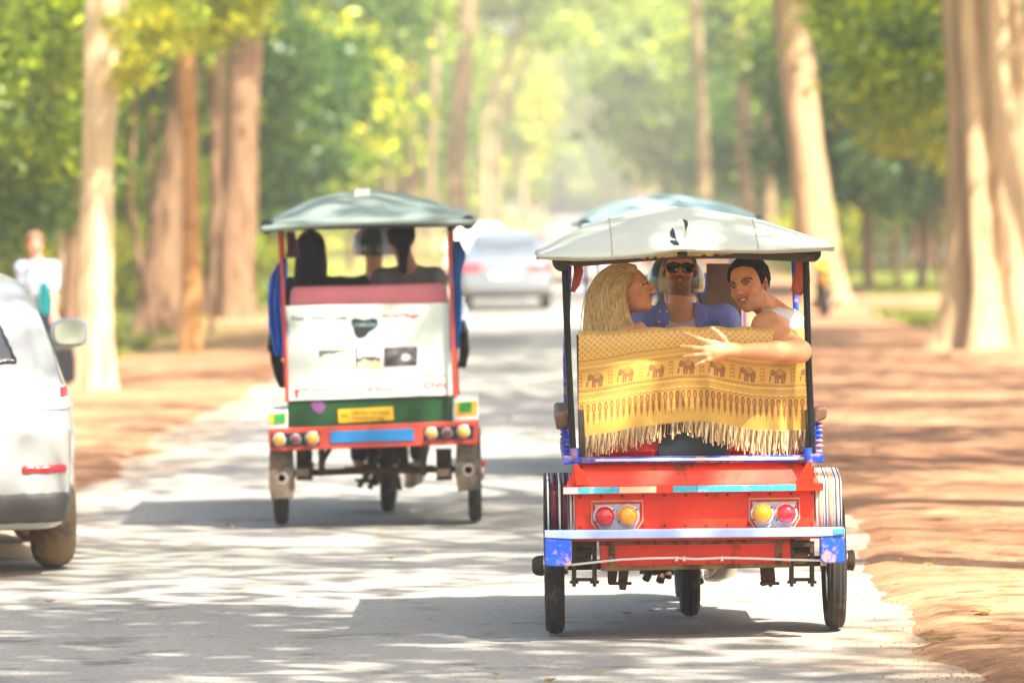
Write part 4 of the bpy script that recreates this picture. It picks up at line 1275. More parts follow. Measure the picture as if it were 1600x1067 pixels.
    for px_ in (503, 662):
        a = P(px_, 735, BY - .1)
        ax.box((a.x - .02, BY - .15, a.z - .03), (a.x + .02, BY - .1, P(px_, 695, BY).z))
        ax.tube([(a.x, BY - .1, a.z + .05), (a.x, BY + 1.5, .42)], .02, n=8)
    for px_ in (476, 694):
        a = P(px_, 735, BY - .05)
        ax.box((a.x - .04, BY - .5, a.z - .015), (a.x + .04, BY + .5, a.z + .03))
        ax.box((a.x - .05, BY - .1, a.z - .06), (a.x + .05, BY - .02, P(px_, 700, BY).z))
    ax.build('axle', M_STEEL, root, smooth=False)
    q = MB(); q.lathe([(0, .02), (-.01, .018)], P(755, 724, BY - .1), axis='y', n=12); q.tube([P(745, 726, BY - .09), P(755, 724, BY - .09)], .006, n=6); q.build('reflector', M_LAMPRED, root, smooth=True)
    q = MB(); q.poly([(455,590),(700,586),(700,625),(455,628)], Yr + .18, Yr + .6); q.build('rear_bench', seatm, root, bevel=.02)
    return root

Bc = empty('passenger_carriage', (bx0.x, BY, 0), 'motorcycle carriage with white printed board, pink seat back and red bumper, left of the road', 'carriage')
remork(Bc, M_CANVAS2)
def drape(pxs, Yc, m, parent, name, label=None, seed=0, depth=.05):
    """hanging folded cloth: a ruffled sheet with real thickness following photo-measured centres and widths"""
    n = 22
    rows = []
    px = [p[0] for p in pxs]; py = [p[1] for p in pxs]; w = [p[2] for p in pxs]
    ys_ = np.linspace(py[0], py[-1], 30)
    vs = []
    for y in ys_:
        cx = np.interp(y, py, px); ww = np.interp(y, py, w)
        for i in range(n):
            u = i / (n - 1) * 2 - 1
            q = P(cx + u * ww / 2, y, Yc)
            vs.append((q.x, Yc + depth * (math.cos(u * 9 + seed + y * .01) * .5 + .3 * math.sin(u * 17 + y * .05)), q.z))
    I = np.arange(30 * n).reshape(30, n)
    F = np.stack([I[:-1, :-1], I[1:, :-1], I[1:, 1:], I[:-1, 1:]], -1).reshape(-1, 4)
    o = mesh_obj(name, np.array(vs), F, m, parent, smooth=True)
    so = o.modifiers.new('thickness', 'SOLIDIFY'); so.thickness = .006
    return o
for pxs, m_, lab, s_ in (([(444,404,10),(436,430,26),(430,470,24),(434,510,30),(438,556,12)], M_RAIN, 'blue raincoat hanging outside the left post of the white-board carriage', 0),
                  ([(713,376,10),(716,398,22),(714,430,14),(712,480,16),(711,544,12)], mat('bright_blue_raincoat', srgb(20, 96, 160), rough=.35, var=.2, scale=5, bump=.5, bscale=12), 'bright blue raincoat hanging from the right post of the white-board carriage', 2),
                  ([(454,362,12),(456,380,16),(458,403,20)], mat('plum_cloth', srgb(110, 66, 84), rough=.8, var=.2, scale=12), 'plum coloured cloth tied under the roof beside the black haired passenger', 3)):
    o = drape(pxs, 35.62 if s_ != 3 else 35.8, m_, None, 'hanging_cloth' if s_ == 3 else 'raincoat', seed=s_)
    tag(o, lab, 'cloth' if s_ == 3 else 'raincoat')
q = MB(); bq = P(723, 500, 35.7)
q.lathe([(0, .03), (.03, .034), (.16, .034), (.20, .014), (.23, .014)], P(724, 520, 35.7), axis='z', n=14)
tag(q.build('water_bottle', mat('pale_plastic', srgb(190, 206, 214), rough=.15, var=.1), None, smooth=True), 'pale plastic bottle strapped at the right post of the left carriage', 'bottle')
o = drape([(723,500,8),(724,520,14),(726,548,16),(722,575,12)], 35.66, M_BLACK, None, 'carrier_bag', seed=5); tag(o, 'small black bag hanging behind the right post of the left carriage', 'bag')
o = drape([(430,535,12),(432,560,16),(438,585,16),(442,606,8)], 35.66, M_BLACK, None, 'carrier_bag', seed=6); tag(o, 'dark bundle hanging below the blue raincoat on the left carriage', 'bag')
bikeB = motorcycle(P(606, 760, 37.4).x, 37.4, 'motorcycle in front of the white-board carriage, only its wheel and engine seen below', M_DRED, R=.31)

# third carriage: further on, mostly hidden by the near one
Cc = empty('passenger_carriage', (bx0.x, BY, 0), 'blue carriage with blue grey roof, mostly hidden in front of the nearest one', 'carriage')
remork(Cc, M_CANVAS3, board=False, rail=M_BLUE, plate=M_WHITE, body=M_BLUE, posts=M_BLUE, seatm=M_RAIN)
Cx = P(1044, 330, 41.9).x - P(575, 330, BY).x
Cc.location = (bx0.x + Cx, 41.9, 0)
Cc.scale = (1, 1, .972)
bikeC = motorcycle(P(1060, 700, 43.4).x, 43.4, 'motorcycle hidden in front of the blue roofed carriage', M_BLUE)

# ------------------------------------------------------------------ cars
def smax(a, b, k):
    h = np.maximum(k - np.abs(a - b), 0) / k
    return np.maximum(a, b) + h * h * k * 0.25
def car_field(L, wprof, rear, front, top, h, arches, wr, lo_z=.26):
    F = Field((-1.1, -.15, .05), (1.1, L + .15, 1.95), h)
    def fn(X, Y, Z):
        w = np.interp(Z, [p[0] for p in wprof], [p[1] for p in wprof])
        taper = 1 - .10 * np.clip((.9 - Y) / .9, 0, 1) ** 2 - .14 * np.clip((Y - (L - 1.1)) / 1.1, 0, 1) ** 2
        sx = (np.abs(X) - w * taper) * .93
        yr = np.interp(Z, [p[0] for p in rear], [p[1] for p in rear]) + .10 * (X / .9) ** 2
        yf = np.interp(Z, [p[0] for p in front], [p[1] for p in front]) - .18 * (X / .9) ** 2
        d = smax(sx, (yr - Y) * .85, .12)
        d = smax(d, (Y - yf) * .75, .14)
        zt = np.interp(Y, [p[0] for p in top], [p[1] for p in top]) - .05 * (X / .8) ** 2
        d = smax(d, Z - zt, .08)
        d = smax(d, lo_z - Z, .05)
        return d + 0 * X * Y * Z
    X, Y, Z = F._axes(np.zeros(3, int), F.n)
    F.V = fn(X, Y, Z).astype(np.float32)
    base = F.V.copy()
    for y in arches:
        for s in (-1, 1):
            F.cone((s * .55, y, wr), (s * 1.2, y, wr), wr + .055, wr + .055, .02, sub=True)
    return F, base, (X, Y, Z)
def shell(F, base, region, out=.016, inn=.02):
    G_ = Field.__new__(Field); G_.lo, G_.h, G_.n = F.lo, F.h, F.n
    G_.V = np.maximum(np.maximum(base - out, -(base + inn)), region).astype(np.float32)
    return G_.mesh()
M_SILVER = mat('pearl_white_paint', srgb(166, 168, 164), rough=0.25, var=0.05, scale=2, coat=1.0)
M_SILVER2 = mat('silver_car_paint', srgb(124, 130, 134), rough=0.3, metal=.3, var=0.03, scale=2, coat=1.0)
M_TRIM = mat('grey_plastic_trim', srgb(70, 68, 64), rough=.6, var=.15, scale=6)
M_TREAD = mat('lit_tyre', srgb(120, 98, 68), rough=.9, var=.25, scale=8, dirt=srgb(80, 66, 50), dirt_amt=.45)  # the tread's sunlit beige is put into the rubber colour
M_MIRROR = mat('mirror_glass', (.8, .82, .8), rough=.03, metal=1.0, var=.02)

g0 = G(92, 886)
SY = g0.y
SX = P(122, 700, SY).x - .83
suv = empty('parked_car', (SX, SY - .95, 0), 'white sport utility car cut off by the left edge of the picture, seen from behind', 'car')
wprof = [(.2, .80), (.3, .87), (.5, .915), (.8, .93), (.98, .905), (1.08, .87), (1.2, .83), (1.45, .74), (1.6, .67), (1.75, .5)]
F_, base, (X, Y, Z) = car_field(4.7, wprof, [(.2, .12), (.4, .02), (.8, 0), (1.02, .08), (1.12, .14), (1.5, .45), (1.7, .7)],
    [(.2, 4.55), (.6, 4.7), (.95, 4.4), (1.1, 3.6), (1.55, 2.7), (1.72, 2.2)], [(0, 1.18), (.3, 1.58), (.9, 1.70), (2, 1.73), (2.7, 1.6), (3.6, 1.14), (4.3, 1.02), (4.8, .8)], .02, (.95, 3.68), .36)
v, f = F_.mesh()
mesh_obj('body', v, f, M_SILVER, suv, local=True)
reg = np.maximum(np.maximum(np.abs(X) - (.61 - (Z - 1.15) * .40), 1.17 - Z), np.maximum(Z - 1.5, Y - 1.1)) + 0 * Y
v, f = shell(F_, base, reg); mesh_obj('rear_window', v, f, M_GLASS, suv, local=True)
reg = np.maximum(np.maximum(1.14 - Z, Z - (1.52 - np.abs(Y - 2.1) * .10)), np.maximum(.9 - Y, Y - 3.2)) + 0 * X
reg = np.maximum(reg, .5 - np.abs(X))
v, f = shell(F_, base, reg); mesh_obj('side_windows', v, f, M_GLASS, suv, local=True)
reg = np.maximum(np.maximum(Z - .47, .3 - Z), Y - .75) + 0 * X
v, f = shell(F_, base, reg, .014); mesh_obj('lower_bumper', v, f, M_TRIM, suv, local=True)
for s in (-1, 1):
    reg = np.maximum(np.maximum(np.abs(X - s * .72) - .13, np.abs(Z - .60) - .028 - .0 * X), Y - .5)
    v, f = shell(F_, base, reg, .012); mesh_obj('reflector', v, f, M_LAMPRED, suv, local=True)
    reg = np.maximum(np.maximum(np.abs(X - s * .80) - .13, np.abs(Z - .99) - .07), Y - .6)
    v, f = shell(F_, base, reg, .012); tl = mesh_obj('tail_lamp', v, f, mat('clear_lens', srgb(224, 214, 208), rough=.15, coat=1, var=.05), suv, local=True)
    reg = np.maximum(np.maximum(np.abs(X - s * .84) - .022, np.abs(Z - 1.02) - .03), Y - .6)
    v, f = shell(F_, base, reg, .02, .02)
    o = mesh_obj('lens', v, f, M_LAMPRED, suv, local=True); o.parent = tl
    mi = MB()
    mi.tube([(SX + s * .76, suv.location.y + 3.05, 1.17), (SX + s * .95, suv.location.y + 3.05, 1.22)], .02, n=8)
    cxm = SX + s * 1.02
    vs = []
    for yy, sc_ in ((-.01, .94), (.0, 1.0), (.05, 1.0), (.12, .8), (.16, .45)):
        for k in range(20):
            a = 2 * math.pi * k / 20
            ca, sa = math.cos(a), math.sin(a)
            vs.append((cxm + math.copysign(abs(ca) ** .6, ca) * .112 * sc_, suv.location.y + 3.0 + yy, 1.285 + math.copysign(abs(sa) ** .6, sa) * .088 * sc_))
    fs = [(i * 20 + k, i * 20 + (k + 1) % 20, (i + 1) * 20 + (k + 1) % 20, (i + 1) * 20 + k) for i in range(4) for k in range(20)] + [tuple(range(19, -1, -1)), tuple(80 + k for k in range(20))]
    mi.add(vs, fs)
    mo = mi.build('side_mirror', M_SILVER2, suv, smooth=True)
    gl = MB(); gl.add([(cxm + (x - cxm) * .84, y - .014 + (z - 1.285) * .03, 1.285 + (z - 1.285) * .82) for x, y, z in vs[:20]], [tuple(range(19, -1, -1))])
    gl.build('mirror_glass', M_MIRROR, mo)
    for yy in (.95, 3.68):
        w_ = wheel(suv, (SX + s * .80, suv.location.y + yy, .36), .36, .25, spokes=0)
        for t_ in w_.children: t_.data.materials[0] = M_TREAD
q = MB(); q.lathe([(0, .05), (-.006, .05)], (SX, suv.location.y + .02, .93), axis='y', n=24); q.build('emblem', M_CHROME, suv, smooth=True)
q = MB(); q.poly_ = None; q.box((SX - .26, suv.location.y - .002, .74), (SX + .26, suv.location.y + .03, .86)); q.build('number_plate', M_WHITE, suv, bevel=.004)
q = MB(); q.tube([(SX + .45, suv.location.y + .1, .34), (SX + .45, suv.location.y + .5, .34)], .035, n=14); q.tube([(SX - .45, suv.location.y + .1, .34), (SX - .45, suv.location.y + .5, .34)], .035, n=14); q.build('exhaust', M_STEEL, suv, smooth=True)
# the car stands turned a little to the left
R_ = Matrix.Translation((SX + .93, SY - .95, 0)) @ Matrix.Rotation(math.radians(7.4), 4, 'Z') @ Matrix.Translation((-SX - .93, -(SY - .95), 0))
suv.location = R_ @ Vector(suv.location)
suv.rotation_euler = (0, 0, math.radians(7.4))

wp = [(.2, .78), (.35, .86), (.6, .90), (.85, .88), (.95, .82), (1.2, .68), (1.4, .56), (1.5, .4)]
F2, base2, (X, Y, Z) = car_field(4.6, wp, [(.2, .12), (.45, 0), (.9, .05), (1.0, .2), (1.02, .5), (1.38, 1.15), (1.5, 1.4)],
    [(.2, 4.5), (.6, 4.6), (.9, 4.2), (.98, 3.4), (1.38, 2.6), (1.5, 2.2)], [(0, 1.0), (.5, 1.06), (1.15, 1.4), (1.9, 1.48), (2.6, 1.38), (3.5, .98), (4.2, .9), (4.7, .7)], .045, (.9, 3.6), .31)
def sedan(px, py, label, paint, Y0=None):
    q = G(px, py)
    root = empty('car_ahead', (q.x, q.y, 0), label, 'car')
    v, f = F2.mesh(); mesh_obj('body', v, f, paint, root, local=True)
    v, f = shell(F2, base2, np.maximum(np.maximum(np.abs(X) - .60, 1.06 - Z), np.maximum(Z - 1.33, Y - 1.3)) + 0 * Y, .01, .05); mesh_obj('rear_window', v, f, M_GLASS, root, local=True)
    reg = np.maximum(np.maximum(1.02 - Z, Z - 1.35), np.maximum(1.2 - Y, Y - 3.1)) + 0 * X
    v, f = shell(F2, base2, np.maximum(reg, .55 - np.abs(X)), .01, .05); mesh_obj('side_windows', v, f, M_GLASS, root, local=True)
    for s in (-1, 1):
        v, f = shell(F2, base2, np.maximum(np.maximum(np.abs(X - s * .66) - .24, np.abs(Z - .80) - .07), Y - .6), .02, .05)
        mesh_obj('tail_lamp', v, f, M_LAMPRED, root, local=True)
        for yy in (.9, 3.6):
            wheel(root, (q.x + s * .74, q.y + yy, .31), .31, .2, spokes=0)
    b = MB(); b.box((q.x - .26, q.y + .0, .62), (q.x + .26, q.y + .05, .73)); b.build('number_plate', M_WHITE, root)
    v, f = shell(F2, base2, np.maximum(np.maximum(Z - .40, .2 - Z), Y - .7) + 0 * X, .02, .05); mesh_obj('lower_bumper', v, f, M_TRIM, root, local=True)
    return root
sedan(790, 487, 'silver saloon car with red tail lamps driving ahead between the two carriages', M_SILVER2)
sedan(748, 447, 'pale car roof showing just beyond the silver saloon car', M_WHITE)
sedan(893, 463, 'cream car glimpsed behind the left post of the nearest carriage', mat('cream_car_paint', srgb(214, 196, 176), rough=.3, coat=1, var=.05))
bk = motorcycle(G(1290, 497).x, G(1290, 497).y, 'parked motorcycle with yellow bodywork under the smooth leaning tree on the right', M_YELLOW)

# white fence far right
fy = G(1420, 413).y
fence = empty('white_fence', (P(1350, 400, fy).x, fy, 0), 'low white post and rail fence beyond the grass at the right', 'fence')
for i in range(22):
    x = P(1350 + i * 9.5, 400, fy).x
    b = MB(); b.box((x - .045, fy - .04, -.1), (x + .045, fy + .04, .82)); b.build('fence_post', M_WHITE, fence, bevel=.01)
for z in (.3, .68):
    b = MB(); b.box((P(1345, 400, fy).x, fy - .065, z), (P(1560, 400, fy).x, fy - .041, z + .09)); b.build('rail', M_WHITE, fence)

# ------------------------------------------------------------------ fallen leaves, litter and pebbles
M_DRYLEAF = mat('dry_leaf', srgb(190, 160, 96), rough=.7, var=.25, scale=30, trans=.3)
def leaf_geo(p, s, rz, curl):
    vs = []
    for (u, w) in ((-1, 0), (-.5, .38), (0, .5), (.55, .34), (1, 0), (.55, -.34), (0, -.5), (-.5, -.38)):
        x = u * s * math.cos(rz) - w * s * math.sin(rz); y = u * s * math.sin(rz) + w * s * math.cos(rz)
        vs.append((p[0] + x, p[1] + y, p[2] + .006 + curl * s * (abs(w) * 1.3 + u * u * .5)))
    vs.append((p[0], p[1], p[2] + .006))
    return vs, [(8, i, (i + 1) % 8) for i in range(8)]
spots = [(1472,1014,.075,'pale curled dry leaf, the largest, on the dirt at the lower right'), (1538,972,.075,'white upturned leaf on the dirt right of the front carriage wheel'),
         (1530,968,.05,'small brown leaf touching the white upturned leaf'), (1455,1000,.035,'brown crumb of leaf left of the largest curled leaf'), (1400,925,.04,'dark leaf by the road edge beside the right carriage wheel'),
         (1570,937,.05,'thin yellowish leaf near the right border of the picture'), (1557,1012,.045,'thin leaf at the lower right border, beyond the largest leaf'), (1430,780,.09,'yellowish leaf far back on the dirt beside the fender'),
         (1065,959,.06,'yellow leaf on the road beside the towing motorcycle wheel'), (980,962,.04,'small leaf on the road in the shade of the carriage'), (1480,858,.04,'dark leaf where the brown and pale dirt meet'), (1440,884,.04,'greenish leaf on the shaded dirt at the road edge')]
for i, (px, py, s, lab) in enumerate(spots):
    q = G(px, py)
    v, f = leaf_geo((q.x, q.y, .03 if px > 1350 else .002), s, i * 1.7, .5)
    o = mesh_obj('fallen_leaf', v, f, M_DRYLEAF, loc=(q.x, q.y, .02 if px > 1350 else .0))
    tag(o, lab, 'leaf', 'fallen leaves on the ground')
lr = random.Random(9)
mb = MB()
for i in range(1700):
    side_ = lr.random()
    y = 22 + 60 * lr.random() ** 1.6
    o_ = RIGHT_E + .1 + lr.random() * 6 if side_ < .7 else (LEFT_E - .1 - lr.random() * 3 if side_ < .9 else lr.uniform(LEFT_E, RIGHT_E))
    v, f = leaf_geo((RS * y + o_, y, .035 if side_ < .9 else .004), lr.uniform(.012, .04), lr.random() * 6.28, lr.uniform(.1, .7))
    mb.add(v, f)
tag(mb.build('leaf_litter', M_DRYLEAF), kind='stuff')
mb = MB()
for i in range(4200):
    y = 22 + 30 * lr.random() ** 1.5
    o_ = RIGHT_E + lr.gauss(.12, .22) if lr.random() < .6 else RIGHT_E + lr.random() * 5
    s = lr.uniform(.002, .006) * (2.0 if lr.random() < .03 else 1)
    x = RS * y + o_; z = .012 + (.02 if o_ > RIGHT_E + .2 else 0)
    a = lr.random() * 6.28
    top = (x + lr.uniform(-.4, .4) * s, y, z + s * .7)
    ring = [(x + math.cos(a + k * 1.257) * s * lr.uniform(.8, 1.3), y + math.sin(a + k * 1.257) * s * lr.uniform(.8, 1.3), z - .004 + lr.uniform(-.1, .3) * s) for k in range(5)]
    mb.add(ring + [top], [(k, (k + 1) % 5, 5) for k in range(5)])
tag(mb.build('pebbles', mat('pebble', srgb(140, 100, 74), rough=.9, var=.4, scale=20)), kind='stuff')

# ------------------------------------------------------------------ people
M_SKIN = mat('skin', (1, 1, 1), rough=0.5, var=0.05, scale=14, attr='Col', spec=0.35, bump=0.05, bscale=90)
for n_ in M_SKIN.node_tree.nodes:
    if n_.type == 'BSDF_PRINCIPLED':
        n_.inputs['Subsurface Weight'].default_value = 0.12
        n_.inputs['Subsurface Radius'].default_value = (0.012, 0.005, 0.003)
M_HAIRC = mat('hair_strands', (1, 1, 1), rough=0.42, var=0.12, scale=30, attr='Col', spec=0.4)
M_HAIRD = mat('dark_hair', (1, 1, 1), rough=0.6, var=0.15, scale=40, attr='Col', spec=0.12)
M_EYEW = mat('eye_white', srgb(225, 218, 210), rough=0.15, var=0.02)
M_IRIS = mat('iris', srgb(70, 72, 60), rough=0.1, var=0.1)
M_TEETH = mat('teeth', srgb(236, 228, 214), rough=0.25, var=0.02)
M_SHADES = mat('sunglass_lens', srgb(16, 12, 14), rough=0.06, var=0.05, coat=1.0)

def rot(*a):
    R = Matrix.Identity(3)
    for ax_, d in a:
        R = Matrix.Rotation(math.radians(d), 3, ax_) @ R
    return R
def head_prims(F, c, R, s=1.0, male=True, beard=0.0, ears=(-1, 1)):
    def L(x, y, z): return Vector(c) + R @ (Vector((x, y, z)) * s)
    E = lambda l, r, k, sub=False, RR=None: F.ell(L(*l), [q * s for q in r], (R @ RR) if RR else R, k, sub)
    K = lambda a, b, ra, rb, k, sub=False: F.cone(L(*a), L(*b), ra * s, rb * s, k, sub)
    E((0, .020, .036), (.074, .096, .080), .01)
    E((0, -.022, -.02), (.060, .066, .088), .03)
    w = .050 if male else .043
    E((0, -.030, -.073), (w, .050, .036), .02)
    E((0, -.066, -.099), (.020 if male else .016, .018, .016), .02)
    for t in (-1, 1):
        E((t * .042, -.056, -.022), (.021, .020, .020), .02)               # cheekbone
        K((t * .034, -.060, -.030), (t * .026, -.068, -.060), .016, .012, .02)
        K((t * .012, -.084, .026), (t * .046, -.072, .024), .0085 if male else .006, .007, .012)   # brow
        E((t * .0315, -.097, .006), (.0165, .014, .0105), .010, True)      # eye socket
    K((0, -.083, .016), (0, -.108, -.024), .0085, .0115, .010)             # nose
    E((0, -.109, -.028), (.0105, .010, .009), .006)
    for t in (-1, 1):
        E((t * .0115, -.099, -.031), (.0075, .009, .0070), .005)
        K((t * .017, -.0835, .0075), (t * .031, -.0905, .0135), .0036, .0040, .004)   # eyelids
        K((t * .031, -.0905, .0135), (t * .047, -.0790, .0070), .0040, .0036, .004)
        K((t * .018, -.0830, .0015), (t * .031, -.0880, -.0030), .0034, .0036, .004)
        K((t * .031, -.0880, -.0030), (t * .046, -.0780, .0020), .0036, .0034, .004)
        K((t * .029, -.0725, -.0485), (t * .010, -.0865, -.0535), .0050, .0052, .005)   # smiling lips
        K((t * .029, -.0725, -.0485), (t * .010, -.0860, -.0690), .0050, .0058, .005)
    K((-.010, -.0865, -.0540), (.010, -.0865, -.0540), .0052, .0052, .005)
    K((-.010, -.0860, -.0680), (.010, -.0860, -.0680), .0060, .0060, .005)
    E((0, -.0930, -.0600), (.0220, .0090, .0046), .002, True)              # open mouth
    if beard:
        E((0, -.040, -.084), (w + .002, .052, .035), .01)
    for t in ears:
        RR = Matrix.Rotation(t * .35, 3, 'Z')
        E((t * .079, .012, -.004), (.0065, .019, .032), .006, False, RR)
        E((t * .083, .004, -.003), (.005, .008, .015), .003, True, RR)
        E((t * .076, .004, -.030), (.006, .009, .010), .006, False, RR)
    return L

SKIN = np.array(srgb(232, 166, 118))
def paint_head(v, colr, c, R, s, male=True, beard=None, brow=(60, 42, 30), lips=(176, 88, 78), stub=None, hairline=None, noise_seed=1):
    Lp = (v - np.array(c)) @ np.array(R) / s
    x, y, z = Lp[:, 0], Lp[:, 1], Lp[:, 2]
    inhead = (np.abs(x) < .1) & (np.abs(y) < .13) & (z > -.13) & (z < .13)
    front = inhead & (y < -.04)
    def mixc(m, cc, a):
        a = (np.clip(a, 0, 1) * m)[:, None]
        colr[:] = colr * (1 - a) + np.array(srgb(*cc)) * a
    # warm cheeks, nose, ears
    mixc(front, (206, 112, 90), .35 * np.exp(-(((np.abs(x) - .040) / .022) ** 2 + ((z + .025) / .022) ** 2)))
    mixc(front, (206, 112, 90), .35 * np.exp(-((x / .014) ** 2 + ((z + .026) / .014) ** 2)))
    mixc(inhead, (204, 106, 86), .5 * (np.abs(x) > .074))
    # eye area a little darker, lash line
    ex, ez = (np.abs(x) - .0315) / .0165, (z - .006)
    mixc(front, (150, 92, 70), .5 * np.exp(-(ex ** 2) * 1.2 - (ez / .012) ** 2))
    mixc(front, (40, 26, 22), ((np.abs(ex) < 1.0) & (np.abs(ez - .0072 * (1 - ex ** 2) - .001) < .0022)) * .9)
    # brows
    bz = .026 - .006 * ((np.abs(x) - .034) / .018) ** 2 + (0 if male else .004)
    mixc(front, brow, ((np.abs(z - bz) < (.0055 if male else .0030)) & (np.abs(x) > .012) & (np.abs(x) < .054) & (y < -.055)) * (.85 if male else .6))
    # lips
    zs = z - .011 * (x / .029) ** 2
    mixc(front, lips, .85 * (((x / .0320) ** 2 + ((zs + .0605) / .0135) ** 2) < 1) * (y < -.066))
    mixc(front, (70, 24, 20), .9 * (((x / .0215) ** 2 + ((zs + .0600) / .0040) ** 2) < 1) * (y < -.065))
    if beard:
        jaw = (z < np.interp(y, [-.12, -.085, -.06, -.02, .02, .05], [-.034, -.036, -.044, -.02, .0, .02])) & (z > -.128) & (y < .03)
        n = fnoise(v, 160, noise_seed) * .5 + .5
        mouth = (((x / .029) ** 2 + ((zs + .0605) / .0130) ** 2) < 1)
        mixc(inhead & jaw & ~mouth, beard, stub * (.75 + .5 * n) * np.clip((.035 - y) / .02, 0, 1))
    if hairline:
        zh = np.interp(y, [-.11, -.085, -.070, -.055, -.03, -.012, .0, .022, .05, .12], [.108, .104, .098, .088, .070, -.004, .010, .028, -.025, -.05])
        mixc(inhead & (z > zh), hairline, 1.0 * np.ones(len(x)))
def eyes(parent, c, R, s, gaze=(0, 0), name='eye'):
    for t in (-1, 1):
        mb = MB()
        ctr = Vector((t * .0315, -.0800, .0050))
        n, m = 16, 10
        vs = []
        g = Matrix.Rotation(gaze[0], 3, 'Z') @ Matrix.Rotation(gaze[1], 3, 'X')
        for i in range(m + 1):
            th = math.pi * i / m
            for k in range(n):
                ph = 2 * math.pi * k / n
                q = Vector((math.sin(th) * math.cos(ph), -math.cos(th), math.sin(th) * math.sin(ph))) * .0112
                vs.append(Vector(c) + R @ ((ctr + g @ q) * s))
        fs = [(i * n + k, i * n + (k + 1) % n, (i + 1) * n + (k + 1) % n, (i + 1) * n + k) for i in range(m) for k in range(n)]
        mb.v = [tuple(v) for v in vs]; mb.f = fs
        mb.mi = [1 if i < 3 else 0 for i in range(m) for k in range(n)]
        mb.build(name, [M_EYEW, M_IRIS], parent, smooth=True)
def teeth(parent, c, R, s):
    mb = MB()
    pts = [Vector(c) + R @ (Vector((x, -.0868 + (x / .018) ** 2 * .007, -.0582 + (x / .029) ** 2 * .011)) * s) for x in np.linspace(-.0215, .0215, 9)]
    mb.tube(pts, .0044 * s, n=8)
    mb.build('teeth', M_TEETH, parent, smooth=True)

def torso_frame(J):
    ax_ = (J['sr'] - J['sl']).normalized()
    up = (J['neck'] - J['pelvis']).normalized()
    fw = up.cross(ax_).normalized()     # local +y : backwards when x is the person's left-to-right seen from the front
    up2 = ax_.cross(fw) * -1
    M = Matrix((ax_, fw, up)).transposed()
    return M
def torso(F, J, g=0.0, w=1.0, k=.05):
    R = torso_frame(J)
    F.ell(J['chest'], (.150 * w, .100 * w, .165), R, k, grow=g)
    F.ell(J['belly'], (.130 * w, .092 * w, .14), R, k, grow=g)
    F.ell(J['pelvis'], (.155 * w, .110 * w, .12), R, k, grow=g)
    F.cone(J['sl'], J['sr'], .050 * w, .050 * w, k, grow=g)
    for s in ('sl', 'sr'):
        F.ell(J[s], (.055 * w, .052 * w, .058), R, .03, grow=g)
        F.cone(J['neck'] + (J[s] - J['neck']) * .1, J[s], .040 * w, .036 * w, .04, grow=g)
def neck(F, J, c, R, s, r=.052):
    F.cone(Vector(c) + R @ Vector((0, .022, -.05)) * s, J['neck'], r, r * 1.12, .03)
def arm(F, s, e, w_, m=1.0, g=0.0, fore=True):
    F.cone(s, e, .046 * m, .037 * m, .03, grow=g)
    F.ell(s.lerp(e, .35), (.044 * m, .044 * m, .07), None, .03, grow=g)
    if fore:
        F.cone(e, e.lerp(w_, .35), .038 * m, .040 * m, .02, grow=g)
        F.cone(e.lerp(w_, .35), w_, .040 * m, .0265 * m, .02, grow=g)
def leg(F, h, k_, a, t, m=1.0, g=0.0):
    F.cone(h, k_, .082 * m, .056 * m, .05, grow=g)
    F.cone(k_, k_.lerp(a, .3), .054 * m, .056 * m, .03, grow=g)
    F.cone(k_.lerp(a, .3), a, .056 * m, .036 * m, .03, grow=g)
    F.cone(a - Vector((0, 0, .03)), t, .036 * m, .028 * m, .02, grow=g * .4)
def hand(F, w_, palm, fingers, m=1.0):
    F.cone(w_, palm, .026 * m, .030 * m, .02)
    for i, pts in enumerate(fingers):
        r_ = [.0126, .0130, .0124, .0110, .0145][i] * m
        for j in range(len(pts) - 1):
            F.cone(pts[j], pts[j + 1], r_ * (1 - .09 * j), r_ * (1 - .09 * (j + 1)), .006 if j else .010)
def simple_hand(F, w_, d, up=Vector((0, 0, 1)), m=1.0):
    """relaxed hand carried on from the wrist along direction d: palm, four curled fingers and a thumb"""
    d = d.normalized(); side = d.cross(up).normalized(); n_ = side.cross(d).normalized()
    palm = w_ + d * .05
    for i, o_ in enumerate((-.024, -.008, .008, .024)):
        b = w_ + d * .078 + side * o_
        L_ = [.068, .078, .072, .055][i]
        F.cone(w_ + side * o_ * .5, b, .015, .011, .012)
        F.cone(b, b + d * L_ * .5 - n_ * L_ * .2, .009, .0085, .006)
        F.cone(b + d * L_ * .5 - n_ * L_ * .2, b + d * L_ * .75 - n_ * L_ * .6, .0085, .0075, .005)
    F.cone(w_ + d * .02 - side * .02, w_ + d * .055 - side * .048 - n_ * .01, .012, .010, .012)
    F.cone(w_ + d * .055 - side * .048 - n_ * .01, w_ + d * .085 - side * .050 - n_ * .02, .010, .008, .006)
def finish(F, name, parent, m, colr=None, it=1):
    v, q = F.mesh()
    if it: v = smoothmesh(v, q, it, .5)
    if colr is None: return mesh_obj(name, v, q, m, parent)
    return v, q
def bounds(pts, pad=.2):
    a = np.array([tuple(p) for p in pts])
    return a.min(0) - pad, a.max(0) + pad
def cloth_field(J, lo, hi, h, g, arms=(), armlen=1.0, w=1.0, m=1.0):
    F = Field(lo, hi, h)
    torso(F, J, g, w)
    for (s, e, w_) in arms:
        F.cone(J[s], J[s].lerp(J[e], armlen), .046 * m, .040 * m, .03, grow=g * 1.6)
    return F
def wrinkle(v, amp, sc=9, seed=0):
    d = fnoise(v * np.array([1, 1, .45]), sc * 1.6, seed) * amp
    d2 = fnoise(v * np.array([1, 1, .6]), sc * 3, seed + 1) * amp * .5
    out = v.copy(); out[:, 1] += d + d2; out[:, 0] += (d - d2) * .4
    return out

